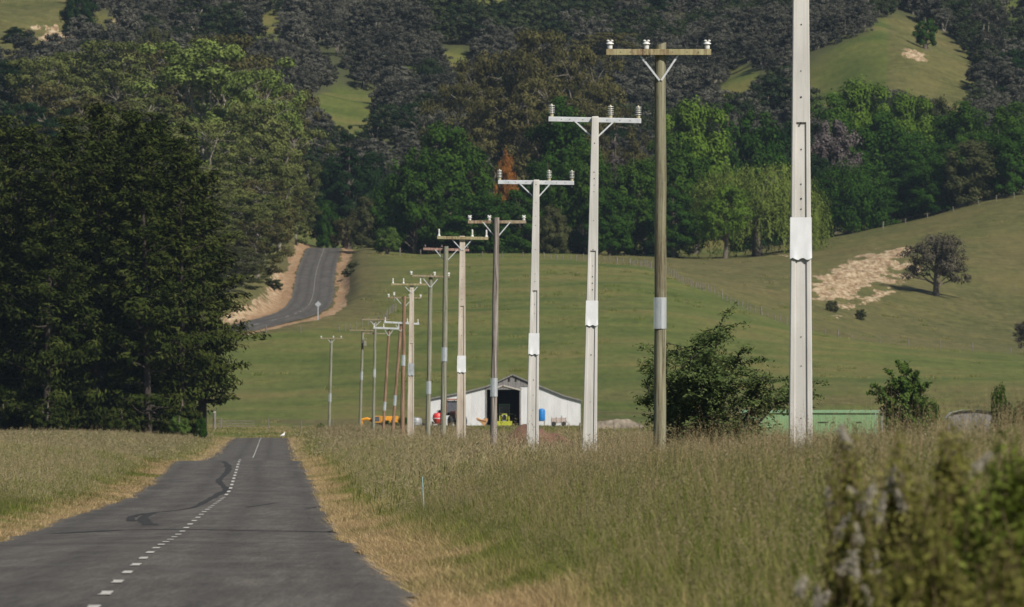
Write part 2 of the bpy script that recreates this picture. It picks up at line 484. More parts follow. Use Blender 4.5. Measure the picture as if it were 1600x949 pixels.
# ------------------------------------------------------------------ the roads
def asphalt():
    m, nt, out = new_mat('worn chip seal')
    v = mapped(nt)
    n1 = noise(nt, mapped(nt, (1, .10, 1)), .8, 6, .6); n2 = noise(nt, v, 25.0, 5, .7); n3 = noise(nt, mapped(nt, (1, .35, 1)), .35, 5, .6)
    u = attr(nt, 'u')
    c = ramp(nt, n1, [(.36, (.052, .047, .041)), (.5, (.067, .061, .053)), (.64, (.086, .078, .067))])
    # polished wheel tracks
    w = mth(nt, 'ABSOLUTE', mth(nt, 'SUBTRACT', mth(nt, 'ABSOLUTE', mth(nt, 'SUBTRACT', mth(nt, 'ABSOLUTE', u), 1.75)), .8))
    tr = mth(nt, 'SUBTRACT', 1.0, mth(nt, 'MULTIPLY', w, 2.2), clamp=True)
    c = mix(nt, mth(nt, 'MULTIPLY', tr, .62), c, (.040, .036, .032))
    ng_ = noise(nt, mapped(nt, (1, .018, 1)), 7.0, 5, .75)
    c = mix(nt, .5, c, ramp(nt, ng_, [(.34, (.24, .24, .24)), (.66, (.78, .77, .76))]), 'OVERLAY')
    nh_ = noise(nt, mapped(nt, (1, .02, 1)), 34.0, 3, .8)
    c = mix(nt, .45, c, ramp(nt, nh_, [(.36, (.20, .20, .20)), (.64, (.82, .81, .80))]), 'OVERLAY')
    c = mix(nt, mth(nt, 'MULTIPLY', ramp(nt, n3, [(.55, (0, 0, 0)), (.66, (1, 1, 1))]), .45), c, (.095, .090, .082))
    c = mix(nt, mth(nt, 'MULTIPLY', ramp(nt, n2, [(.5, (0, 0, 0)), (.75, (1, 1, 1))]), .5), c, (.12, .115, .105))
    ed = mth(nt, 'MULTIPLY_ADD', mth(nt, 'ABSOLUTE', u), 2.5, -7.4, clamp=True)
    c = mix(nt, mth(nt, 'MULTIPLY', ed, .55), c, (.12, .105, .08))
    principled(nt, out, c, .85, 0, n2, .5, .02, .3)
    return m
M['asphalt'] = asphalt()
M['tar'] = blotch('bitumen repair', [(.36, (.010, .0095, .009)), (.64, (.024, .022, .020))], nscale=8, rough=.95, bstr=.4)
M['paint'] = blotch('worn white road paint', [(.36, (.22, .21, .19)), (.48, (.42, .41, .375)), (.65, (.50, .49, .45))], nscale=9, rough=.7)

def strip(name, ds, cx, zfun, uw, mat, parent=None, lift=0.0, jitter=0.0):
    us = np.linspace(-uw, uw, 11)
    ux = us[None, :] + (0 * ds)[:, None]
    if jitter:
        e = np.stack([(fbm(ds * .25 + 3, ds * 0 + 1) - .5), (fbm(ds * .25 + 40, ds * 0 + 7) - .5)], 1) * jitter
        ux[:, 0] += e[:, 0]; ux[:, -1] += e[:, 1]
    x = cx[:, None] + ux; y = np.repeat(ds[:, None], 11, 1)
    z = zfun(x, y) + lift
    vv = np.stack([x, y, z], 2).reshape(-1, 3); k = np.arange(len(ds) * 11).reshape(-1, 11)
    ff = np.stack([k[:-1, :-1], k[:-1, 1:], k[1:, 1:], k[1:, :-1]], 2).reshape(-1, 4)
    return link(name, mesh_np(name, vv, ff, mat, {'u': ux.ravel()}, smooth=True), parent)
ds = np.arange(-25, 1335, 1.5)
camber = lambda x, y: road_z(y) - .018 * np.abs(x - road_x(y)) + .06
road = tag(strip('road', ds, road_x(ds), camber, HALF, M['asphalt'], jitter=1.3), kind='structure')
ds2 = np.arange(1786, 2440, 3.0)
hroad_z = lambda x, y: ground(hill_road_x(y), y) + .10
hroad = tag(strip('hill_road', ds2, hill_road_x(ds2), hroad_z, 3.35, M['asphalt'], jitter=.7), kind='structure')

# road row (photo) -> distance along the visible part of the road
_dd = np.concatenate([np.arange(100, 610, 1.0), np.arange(790, 1240, 2.0)])
_pp = YH - (road_z(_dd) + .03 - ZC) / _dd * F
_o = np.argsort(_pp)
def road_d(py): return float(np.interp(py, _pp[_o], _dd[_o]))

def patch(name, pts, mat, parent, zfun, lift):
    """a thin sheet from (x, y, half width) stations"""
    vs = []; fs = []
    for (x, y, w, dx, dy) in pts:
        vs += [(x - dx * w, y - dy * w, 0), (x + dx * w, y + dy * w, 0)]
    vs = np.array(vs); vs[:, 2] = zfun(vs[:, 0], vs[:, 1]) + lift
    n = len(pts)
    fs = np.array([(2 * i, 2 * i + 1, 2 * i + 3, 2 * i + 2) for i in range(n - 1)])
    return link(name, mesh_np(name, vs, fs, mat), parent)

def seam(pix, mat, sub=6):
    """a seam of bitumen through photo points (px, py, half width in m across / along)"""
    P_ = []
    for px, py, wx, wy in pix:
        d = road_d(py); P_.append(((px - 800) / F * d, d, wx, wy))
    P_ = np.array(P_)
    s_ = np.arange(len(P_)); q = np.linspace(0, len(P_) - 1, (len(P_) - 1) * sub + 1)
    Q = np.stack([pchip(s_, P_[:, k], q) for k in range(4)], 1)
    T = np.gradient(Q[:, :2], axis=0); T /= np.linalg.norm(T, axis=1, keepdims=True)
    wob = .62 * (1 + .7 * (rng.random(len(Q)) - .5))
    return [(Q[i, 0], Q[i, 1], wob[i], -T[i, 1] * Q[i, 2], T[i, 0] * Q[i, 3]) for i in range(len(Q))]
patch('tar_seam', seam([(236, 822, .22, .5), (226, 816, .22, 1.5), (226, 808, .2, 3), (240, 802, .14, 4), (275, 799, .10, 4), (300, 795, .14, 5),
                        (325, 783, .20, 4), (345, 772, .22, 3), (354, 768, .2, 3), (346, 758, .2, 3), (342, 752, .18, 3), (350, 744, .2, 4), (357, 735, .22, 5), (355, 727, .2, 5), (349, 722, .2, 4)], M['tar']), M['tar'], road, camber, .005)
patch('tar_seam', seam([(205, 815, .16, 3), (207, 808, .16, 3), (225, 803, .12, 4)], M['tar']), M['tar'], road, camber, .009)
patch('tar_seam', seam([(90, 833, .5, .9), (200, 829, .5, .8), (290, 829.5, .5, .9), (400, 830, .5, 1.3), (480, 829.5, .5, 1.3), (545, 831, .5, 1.2)], M['tar']), M['tar'], road, camber, .004)
patch('tar_seam', seam([(385, 794, .1, 3), (420, 788, .1, 3), (432, 786, .1, 3)], M['tar']), M['tar'], road, camber, .004)
patch('tar_seam', seam([(480, 794, .1, 2), (515, 788, .1, 2)], M['tar']), M['tar'], road, camber, .004)

# dashes of the centre line, one object each
dash_me = []
for k in range(4):
    xs = np.array([-.062, .062]); n = 9
    vv = []
    for i in range(n):
        yy = -1.5 + 3.0 * i / (n - 1)
        vv += [(-.056 + random.uniform(-.012, .012), yy, 0), (.056 + random.uniform(-.012, .012), yy, 0)]
    dash_me.append(np.array(vv))
def dash(d, ln, cxf, zf, parent, wid=1.0):
    v = dash_me[random.randrange(4)].copy()
    x0 = v[:, 0].copy() * wid; v[:, 1] = v[:, 1] * (ln / 3.0) + d
    v[:, 0] = x0 + cxf(v[:, 1]); v[:, 2] = zf(v[:, 0], v[:, 1]) + .012
    f = np.array([(2 * i, 2 * i + 1, 2 * i + 3, 2 * i + 2) for i in range(8)])
    link('lane_dash', mesh_np('lane_dash', v, f, M['paint']), parent)
for d in np.arange(47, 395, 10.0):
    dash(d, 3.0 * random.uniform(.82, 1.05), road_x, camber, road, 1.0)
for d in np.arange(404, 620, 17.0):
    dash(d, 7.0, road_x, camber, road, 1.0)
for d in np.arange(800, 1240, 8.0):
    dash(d, 7.9, road_x, camber, road, .42)
for d in list(np.arange(1800, 2230, 14.0)):
    dash(d, 4.2, hill_road_x, hroad_z, hroad, .95)
for d in list(np.arange(2232, 2430, 10.0)):
    dash(d, 7.0, hill_road_x, hroad_z, hroad, .42)

# ================================================================== TREES
M['bark'] = blotch('grey brown bark', [(.3, (.05, .040, .032)), (.7, (.15, .125, .10))], (3, 3, .5), 4, .9, bstr=.6, bdist=.05)
M['bark_pale'] = blotch('pale gum bark', [(.3, (.11, .095, .078)), (.7, (.30, .265, .225))], (3, 3, .5), 3, .8, bstr=.3, bdist=.05)
M['bark_dark'] = blotch('dark pine bark', [(.3, (.016, .013, .010)), (.7, (.055, .043, .033))], (3, 3, .5), 4, .9, bstr=.6, bdist=.05)
LM = dict(
 pine=leaf_mat('pine needles', (.007, .013, .003), (.050, .062, .015), .06, .4),
 gum=leaf_mat('gum leaves olive', (.036, .048, .014), (.138, .152, .048), .12, .5),
 gum_brown=leaf_mat('gum leaves brown olive', (.038, .036, .014), (.108, .100, .038), .12, .4),
 gum_green=leaf_mat('gum leaves light green', (.055, .082, .018), (.170, .215, .056), .12, .3),
 deep=leaf_mat('deep green leaves', (.009, .028, .005), (.040, .088, .013), .2, .3),
 mid=leaf_mat('mid green leaves', (.015, .040, .006), (.058, .110, .016), .25, .35),
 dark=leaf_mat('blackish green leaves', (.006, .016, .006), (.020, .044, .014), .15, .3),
 fresh=leaf_mat('fresh yellow green leaves', (.044, .088, .010), (.115, .185, .026), .3, .25),
 willow=leaf_mat('willow leaves', (.070, .100, .020), (.180, .225, .052), .3, .2),
 olive=leaf_mat('olive scrub leaves', (.032, .040, .018), (.085, .090, .036), .2, .4),
 purple=leaf_mat('grey purple twigs', (.060, .050, .050), (.135, .115, .112), .15, .3),
 orange=leaf_mat('orange blossom', (.15, .065, .018), (.32, .135, .034), .25, .2),
 kanuka=leaf_mat('kanuka leaves', (.024, .027, .020), (.110, .108, .086), .12, .8),
 kanuka_green=leaf_mat('green bush leaves', (.014, .026, .012), (.062, .076, .034), .15, .6),
 hill=leaf_mat('grey brown hill tree leaves', (.040, .036, .026), (.115, .102, .074), .2, .1),
 wattle=leaf_mat('wattle leaves', (.042, .072, .022), (.160, .205, .075), .35, .1),
 young=leaf_mat('young tree leaves', (.038, .075, .014), (.110, .165, .040), .3, .2),
 weed=leaf_mat('weed leaves', (.10, .105, .024), (.28, .27, .080), .42, .3),
 shrubg=leaf_mat('bright shrub leaves', (.080, .115, .018), (.23, .27, .060), .42, .2),
)

def gather(parts):
    V = []; FF = []; A = []; b = 0
    for v, f, a in parts:
        V.append(v); FF.append(f + b); A.append(a); b += len(v)
    return np.concatenate(V), np.concatenate(FF), np.concatenate(A)

def clumped(r, centers, radii, per, L, Wd, flat=.75, up=.3, spread=.75, core=None, tang=None, hang=0.0, tonevar=.16, jit=.32):
    """leaf clumps: every clump a shell of leaves facing mostly outwards"""
    out = []
    for c, rad in zip(centers, radii):
        n = max(6, int(per * r.uniform(.7, 1.3)))
        p, d = blob_points(r, n, flat, .45)
        lump = 1 + .25 * np.sin(d[:, :1] * 5 + c[0]) * np.cos(d[:, 1:2] * 5 + c[1])
        cen = np.asarray(c) + p * rad * lump
        nr = d * spread + r.normal(size=(n, 3)) * jit + np.array([0, 0, up])
        if core is not None:
            o = cen - core; o /= np.maximum(np.linalg.norm(o, axis=1, keepdims=True), 1e-6); nr = nr + o * .45
        if hang: cen[:, 2] -= hang * r.random(n) ** 2
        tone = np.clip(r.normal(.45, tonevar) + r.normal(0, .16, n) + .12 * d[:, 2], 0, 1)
        s = r.uniform(.7, 1.25, n)
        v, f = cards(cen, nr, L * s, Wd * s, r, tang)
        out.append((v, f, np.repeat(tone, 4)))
    return gather(out)

def limb(mb, a, b, r0, r1, r, sag=0.0, n=4, sides=6):
    a = np.array(a, float); b = np.array(b, float); pts = []
    ln = np.linalg.norm(b - a)
    for i in range(n + 1):
        t = i / n
        p = a + (b - a) * t + (r.normal(size=3) * .035 * ln if 0 < i < n else 0)
        p[2] += sag * ln * math.sin(math.pi * t)
        pts.append(p)
    mb.tube(pts, [r0 + (r1 - r0) * i / n for i in range(n + 1)], sides, caps=False)
    return pts

def mb_mesh(mb, name, mat):
    me = bpy.data.meshes.new(name); me.from_pydata(mb.v, [], mb.f); me.materials.append(mat)
    me.polygons.foreach_set('use_smooth', np.ones(len(me.polygons), bool)); me.update()
    return me
PROTO = {}
def proto(key, crown, trunk, H, Wd):
    PROTO.setdefault(key, []).append(dict(crown=crown, trunk=trunk, H=H, W=Wd))

def make_pine(seed, key='pine', z0=.045, edge=0.0):
    r = np.random.default_rng(seed); H = 28.0
    tr = MB(); lean = r.normal(0, .35, 2)
    top = np.array([lean[0], lean[1], H * .97])
    tr.tube([(0, 0, -.6), (0, 0, .3), (lean[0] * .3, lean[1] * .3, H * .4), (lean[0] * .7, lean[1] * .7, H * .75), tuple(top)], [.62, .45, .33, .18, .04], 8, caps=False)
    cen = []; rad = []
    z = H * z0
    while z < H * .985:
        h = z / H
        Lm = 6.6 * (1 - h) ** .78 * (.72 + .28 * min(1, h / .22)) + .5
        k = 5 if h < .85 else 4
        a0 = r.uniform(0, 6.28)
        for i in range(k):
            if r.random() < .10: continue
            a = a0 + 6.283 * i / k + r.normal(0, .3); ln = Lm * r.uniform(.55, 1.2)
            if edge: ln *= min(1.0, .05 + 2.5 * h)
            base = np.array([lean[0] * h, lean[1] * h, z + r.normal(0, .3)])
            rise = r.uniform(-.02, .22) + .35 * h
            tip = base + ln * np.array([math.cos(a), math.sin(a), rise])
            limb(tr, base, tip, .05 + .09 * (1 - h), .02, r, -.05, 3, 4)
            for q in (np.linspace(.42, 1.05, 4) if ln > 2.2 else (.55, 1.0)):
                c = base + (tip - base) * q + r.normal(size=3) * .28
                cen.append(c); rad.append(r.uniform(.75, 1.45) * (.8 + .09 * ln))
        z += r.uniform(.75, 1.35)
    cen.append(top); rad.append(.7)
    cen = np.array(cen)
    core = np.array([lean[0] * .5, lean[1] * .5, H * .35])
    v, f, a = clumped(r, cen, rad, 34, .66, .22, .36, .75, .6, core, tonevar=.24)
    proto(key, mesh_np('crown', v, f, LM['pine'], {'v': a}), mb_mesh(tr, 'trunk', M['bark_dark']), H, 13.0)

def make_gum(seed, dense=1.0):
    r = np.random.default_rng(seed); H = 26.0; Wc = 9.0
    tr = MB(); cen = []; rad = []
    fork = H * r.uniform(.22, .32)
    tr.tube([(0, 0, -.8), (0, 0, .4), (r.normal(0, .4), r.normal(0, .4), fork)], [.75, .55, .45], 8, caps=False)
    nl = 7
    for i in range(nl):
        a = 6.283 * i / nl + r.normal(0, .3); reach = Wc * r.uniform(.35, .8); zt = H * r.uniform(.55, .9) - .22 * reach
        if i == 0: reach *= .25; zt = H * .92
        tip = np.array([math.cos(a) * reach, math.sin(a) * reach, zt])
        limb(tr, (0, 0, fork * r.uniform(.8, 1.0)), tip, .26, .08, r, .08, 5, 6)
        for j in range(14):
            off = r.normal(size=3) * np.array([2.9, 2.9, 1.7]); off[2] += .6
            c = tip + off
            c[2] = min(c[2], H * .96)
            limb(tr, tip - (0, 0, r.uniform(.5, 3)), c, .06, .025, r, .05, 2, 4)
            cen.append(c); rad.append(r.uniform(1.2, 2.2))
        for j in range(7):                      # skirts of leaves lower on the outside
            aa = a + r.normal(0, .5); q = Wc * r.uniform(.55, .95)
            cen.append(np.array([math.cos(aa) * q, math.sin(aa) * q, H * r.uniform(.12, .55)])); rad.append(r.uniform(1.2, 2.1))
    cen = np.array(cen)
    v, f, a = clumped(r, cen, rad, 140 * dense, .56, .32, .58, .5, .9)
    proto('gum', mesh_np('crown', v, f, LM['gum'], {'v': a}), mb_mesh(tr, 'trunk', M['bark_pale']), H, 2 * Wc + 1.5)

def make_broad(seed, key='broad', H=20.0, Wc=8.0, base=.03, n=125, per=150, L=.58, shape=1.0, leaf='mid', flat=.78):
    r = np.random.default_rng(seed); tr = MB(); cen = []; rad = []
    fk = H * max(.12, base)
    tr.tube([(0, 0, -.8), (0, 0, .3), (r.normal(0, .2), r.normal(0, .2), fk), (0, 0, H * .6), (0, 0, H * .9)], [.7, .5, .4, .22, .05], 8, caps=False)
    zc = H * (base + 1) / 2; hz = H * (1 - base) / 2
    k = 0
    while k < n:
        d = r.normal(size=3); d /= np.linalg.norm(d)
        q = r.uniform(.45, .88)
        p = d * q
        w = 1.0
        if shape < 0: w = 1.0 - .75 * max(0, p[2] * .5 + .5) ** 1.2 + .1          # conical
        if p[2] < 0 and shape > 0:
            hh = math.hypot(d[0], d[1]) + 1e-6; p[0] = d[0] / hh * q * (1 - .15 * abs(p[2])); p[1] = d[1] / hh * q * (1 - .15 * abs(p[2]))
        lump = .82 + .35 * math.sin(d[0] * 4 + seed) * math.cos(d[1] * 4.3 + seed * 2) * abs(math.sin(d[2] * 3 + seed))
        c = np.array([p[0] * Wc * w * lump * 1.05, p[1] * Wc * w * lump * 1.05, zc + p[2] * hz * (1.0 if p[2] > 0 else .95)])
        if c[2] < H * base * .8: continue
        cen.append(c); rad.append(r.uniform(.14, .24) * Wc * (w if shape < 0 else 1)); k += 1
        if k % 4 == 0: limb(tr, (0, 0, max(fk, c[2] * .55)), c, .14, .04, r, .06, 3, 5)
    cen = np.array(cen)
    v, f, a = clumped(r, cen, rad, per, L, L * .55, flat, .4, .8, np.array([0, 0, zc * .8]))
    proto(key, mesh_np('crown', v, f, LM[leaf], {'v': a}), mb_mesh(tr, 'trunk', M['bark']), H, 2 * Wc * 1.05)

def make_willow(seed):
    r = np.random.default_rng(seed); H = 15.0; Wc = 9.0; tr = MB(); out = []
    tr.tube([(0, 0, -.8), (0, 0, 2.5), (.3, 0, H * .6)], [.7, .55, .25], 8, caps=False)
    cen = []; rad = []
    for i in range(60):
        d = r.normal(size=3); d[2] = abs(d[2]); d /= np.linalg.norm(d); q = r.uniform(.55, .95)
        c = np.array([d[0] * q * Wc, d[1] * q * Wc, 3.5 + d[2] * q * (H - 4.5)]); cen.append(c); rad.append(r.uniform(1.2, 2.0))
        if i % 3 == 0: limb(tr, (0, 0, H * .4), c, .14, .04, r, .1, 3, 5)
    out.append(clumped(r, cen, rad, 130, .5, .16, .8, .4, .8))
    for i in range(520):                         # hanging strands
        a = r.uniform(0, 6.283); q = math.sqrt(r.uniform(.25, 1.0)); x, y = math.cos(a) * Wc * q, math.sin(a) * Wc * q
        zt = 3.5 + math.sqrt(max(.02, 1 - q * q)) * (H - 5) + r.normal(0, .5); ln = min(zt - .2, r.uniform(2.5, 7.5)); m = int(ln * 5)
        zz = zt - np.linspace(0, ln, m)
        cen_ = np.stack([x + r.normal(0, .12, m), y + r.normal(0, .12, m), zz], 1)
        nr = np.array([math.cos(a), math.sin(a), .25]) + r.normal(size=(m, 3)) * .35
        v, f = cards(cen_, nr, .55, .13, r, np.tile(np.array([0, 0, -1.0]), (m, 1)))
        out.append((v, f, np.repeat(np.clip(r.normal(.5, .2) + r.normal(0, .1, m), 0, 1), 4)))
    v, f, a = gather(out)
    proto('willow', mesh_np('crown', v, f, LM['willow'], {'v': a}), mb_mesh(tr, 'trunk', M['bark']), H, 2 * Wc)

def make_kanuka(seed, leaf):
    """far bush tree: trunk and crown in one mesh, too small in the photo to show its parts"""
    r = np.random.default_rng(seed); H = 8.0; Wc = 3.4; tr = MB(); cen = []; rad = []
    for i in range(3):
        a = r.uniform(0, 6.283); limb(tr, (0, 0, -.6), (math.cos(a) * 1.6, math.sin(a) * 1.6, H * .6), .16, .08, r, .1, 3, 5)
    for i in range(46):
        d = r.normal(size=3); d[2] = abs(d[2]) * .8 + .05; d /= np.linalg.norm(d); q = r.uniform(.5, 1.0)
        cen.append(np.array([d[0] * q * Wc, d[1] * q * Wc, H * .36 + d[2] * q * H * .55])); rad.append(r.uniform(.5, 1.0))
    for i in range(12):
        a = r.uniform(0, 6.283); cen.append(np.array([math.cos(a) * Wc * .75, math.sin(a) * Wc * .75, H * r.uniform(.15, .4)])); rad.append(r.uniform(.6, 1.0))
    v, f, a = clumped(r, cen, rad, 85, .36, .24, .55, .5, .85)
    tv = np.array(tr.v); tf = np.array([q for q in tr.f if len(q) == 4])
    nv = np.concatenate([v, tv]); nf = np.concatenate([f, tf + len(v)])
    me = mesh_np('bush_tree', nv, nf, [LM[leaf], M['bark_pale']], {'v': np.concatenate([a, np.zeros(len(tv))])}, mi=np.concatenate([np.zeros(len(f)), np.ones(len(tf))]))
    PROTO.setdefault('kanuka', []).append(dict(mesh=me, H=H))

def make_feather(seed, key, H, Wc, leaf, n=120, per=70, L=.16, Wd=.05, base=.10):
    """an open young tree of drooping leafy sprays"""
    r = np.random.default_rng(seed); tr = MB(); out = []
    stems = 12
    for i in range(stems):
        a = 6.283 * i / stems + r.normal(0, .3); rr_ = 0.08 if i == 0 else r.uniform(.35, .9); tip = np.array([math.cos(a) * Wc * rr_, math.sin(a) * Wc * rr_, H * (.98 - .45 * rr_ * rr_) * r.uniform(.85, 1.0)])
        pts = limb(tr, (r.normal(0, .05), r.normal(0, .05), -.2), tip, .075, .018, r, .10, 6, 6)
        for j in range(n // stems):
            q = r.uniform(.12, 1.0) ** .85; k = min(int(q * 6), 5)
            b0 = pts[k] + (pts[k + 1] - pts[k]) * (q * 6 - k)
            dr = r.normal(size=3); dr[2] = dr[2] * .5 + .1; dr /= np.linalg.norm(dr)
            ln = H * r.uniform(.10, .27) * (1.15 - .4 * q); b1 = b0 + dr * ln; b1[2] = max(b1[2], H * base)
            limb(tr, b0, b1, .016, .005, r, .10, 3, 4)
            m = int(per * r.uniform(.6, 1.3)); tq = r.uniform(.15, 1.05, m)
            cen = b0 + (b1 - b0) * tq[:, None] + r.normal(size=(m, 3)) * np.array([.11, .11, .06]) * (H / 5); cen[:, 2] += .10 * ln * np.sin(np.pi * tq) - .03
            side = np.cross(dr, [0, 0, 1.0]); tg = side * np.sign(r.normal(size=(m, 1))) + dr * .6 + np.array([0, 0, -.25])
            v, f = cards(cen, np.array([0, 0, .8]) + r.normal(size=(m, 3)) * .45 + dr * .25, L * r.uniform(.7, 1.3, m), Wd * r.uniform(.7, 1.3, m), r, tg)
            out.append((v, f, np.repeat(np.clip(r.normal(.45, .15) + r.normal(0, .15, m), 0, 1), 4)))
    v, f, a = gather(out)
    proto(key, mesh_np('crown', v, f, LM[leaf], {'v': a}), mb_mesh(tr, 'trunk', M['bark_dark']), H, 2 * Wc)

for s in (1, 2, 3): make_pine(s)
make_pine(4, 'pine_edge', .16, 1.0)
for s in (11, 12, 13): make_gum(s)
for s in (21, 22, 23, 24): make_broad(s)
make_broad(31, 'cone', 24, 5.5, .05, 95, 150, .5, -1, 'dark', .6)
make_broad(32, 'dome', 12, 8.5, .02, 230, 110, .42, 1, 'deep', .85)
make_broad(33, 'scrub', 5, 3.2, .03, 60, 110, .28, 1, 'olive')
make_broad(34, 'scrub', 5, 2.6, .03, 55, 110, .28, 1, 'olive')
make_broad(39, 'hilltree', 9, 5.6, .14, 85, 100, .36, 1, 'hill', .6)
make_broad(36, 'open', 13, 6.5, .16, 95, 120, .42, 1, 'fresh', .7)
make_willow(41)
for s, lf in ((51, 'kanuka'), (52, 'kanuka'), (53, 'kanuka'), (54, 'kanuka_green')): make_kanuka(s, lf)
make_feather(61, 'wattle', 4.9, 3.2, 'wattle', 460, 75, .15, .055)
make_feather(62, 'young', 4.6, 2.0, 'young', 170, 80, .24, .12)

MESH_TINT = {}
def tinted(me, leaf):
    k = (me.name, leaf)
    if k not in MESH_TINT:
        c = me.copy(); c.materials.clear(); c.materials.append(LM[leaf]); MESH_TINT[k] = c
    return MESH_TINT[k]
def tree(name, key, leaf, px, d, top_py, wpx, label, cat='tree', group=None, var=None, base_py=None, rot=None, sink=.3):
    """stand a tree at photo column px and distance d; its top reaches row top_py"""
    p = PROTO[key][random.randrange(len(PROTO[key])) if var is None else var % len(PROTO[key])]
    loc = gpt(px, d, sink)
    ztop = ZC + (YH - top_py) / F * d
    if base_py is not None: loc.z = ZC + (YH - base_py) / F * d
    sz = (ztop - loc.z) / p['H']; sx = wpx / ppm(d) / p['W']
    if key == 'broad': sx = max(sx, .60 * (ztop - loc.z) / p['W'])
    e = thing(name, label, cat, loc, random.uniform(0, 6.28) if rot is None else rot, group)
    e.scale = (sx, sx, sz)
    link('trunk', p['trunk'], e)
    link('crown', tinted(p['crown'], leaf), e)
    return e

# --- the pine block on the left
PG = 'dark pines crowding beside the road'
for px, d, top, w in ((-70, 1165, 215, 190), (-20, 1140, 232, 185), (30, 1172, 208, 190), (72, 1135, 228, 180), (112, 1165, 192, 190), (150, 1138, 218, 180), (163, 1205, 160, 180),
                      (196, 1160, 172, 190), (232, 1135, 212, 180), (240, 1200, 182, 190), (275, 1165, 205, 190), (285, 1140, 232, 170), (300, 1190, 225, 150), (10, 1230, 190, 190), (100, 1240, 205, 190), (200, 1250, 188, 190), (50, 1270, 200, 190), (150, 1275, 180, 190), (260, 1262, 200, 190), (280, 1235, 230, 150), (-60, 1250, 200, 190)):
    tree('pine_tree', 'pine' if px < 250 else 'pine_edge', 'pine', px, d, top, w, 'tall dark pine in the dense block left of the road', 'pine tree', PG)
tree('pine_tree', 'pine_edge', 'pine', 316, 1150, 262, 215, 'outermost dark pine of the block, its limbs reaching over towards the road', 'pine tree')
for i, px in enumerate((-40, 5, 40, 75, 110, 150, 190, 225, 255, 285)):
    tree('shrub', 'scrub', 'pine', px, 1128 + (i * 7) % 20, 612 + (i * 13) % 28, 80, 'dark undergrowth shrub in the shade at the foot of the pines', 'shrub', 'undergrowth shrubs at the foot of the pines', i)
# --- gums behind the pines
GG = 'olive gum trees on the bank behind the pines'
for i, (px, d, top, w, lf) in enumerate((
     (20, 2470, 95, 150, 'dark'), (75, 2450, 88, 150, 'gum'), (130, 2480, 80, 160, 'gum'), (185, 2460, 62, 170, 'gum'), (245, 2490, 66, 150, 'gum_brown'),
     (400, 2470, 88, 150, 'gum_brown'), (345, 2490, 52, 170, 'gum_brown'), (430, 2455, 148, 110, 'gum_brown'), (452, 2420, 222, 85, 'gum'), (463, 2380, 288, 66, 'gum'),
     (90, 2330, 130, 150, 'gum_brown'), (230, 2350, 150, 150, 'gum'), (410, 2340, 160, 150, 'gum'), (436, 2320, 258, 92, 'gum'),
     (330, 2260, 190, 160, 'gum'), (270, 2200, 220, 150, 'gum'), (385, 2180, 230, 150, 'gum'), (412, 2170, 280, 100, 'gum_brown'), (330, 2080, 265, 150, 'gum'), (395, 2060, 300, 115, 'gum'),
     (20, 2300, 160, 150, 'dark'), (150, 2250, 185, 150, 'gum'), (370, 1990, 320, 120, 'gum'), (402, 1985, 345, 90, 'gum_brown'), (300, 1960, 330, 140, 'gum'), (380, 1900, 385, 80, 'olive'), (360, 1860, 400, 110, 'olive'))):
    tree('gum_tree', 'gum', lf, px, d, top, w, 'olive gum tree crowded on the bank behind the pines', 'gum tree', GG, i)
tree('gum_tree', 'gum', 'gum_green', 325, 2390, 60, 240, 'light green domed gum, brightest crown above the pine block', 'gum tree', None, 1)
tree('gum_tree', 'gum', 'gum_green', 405, 2380, 108, 150, 'light green gum at the right shoulder of the gum bank', 'gum tree', None, 2)
# --- big brown-olive gums in the middle distance
BG = 'brown olive gums rising behind the tree belt'
for i, (px, d, top, w, lf) in enumerate(((835, 2660, 44, 150, 'gum_brown'), (770, 2670, 80, 130, 'gum_brown'), (890, 2650, 72, 130, 'gum_brown'), (720, 2650, 130, 120, 'gum_brown'), (925, 2640, 125, 110, 'gum_brown'),
                      (860, 2600, 120, 160, 'gum_brown'), (780, 2600, 150, 140, 'gum_brown'), (690, 2630, 170, 110, 'kanuka'), (960, 2600, 165, 100, 'gum_brown'))):
    tree('gum_tree', 'gum', lf, px, d, top, w, 'tall brown olive gum behind the green tree belt', 'gum tree', BG, i)
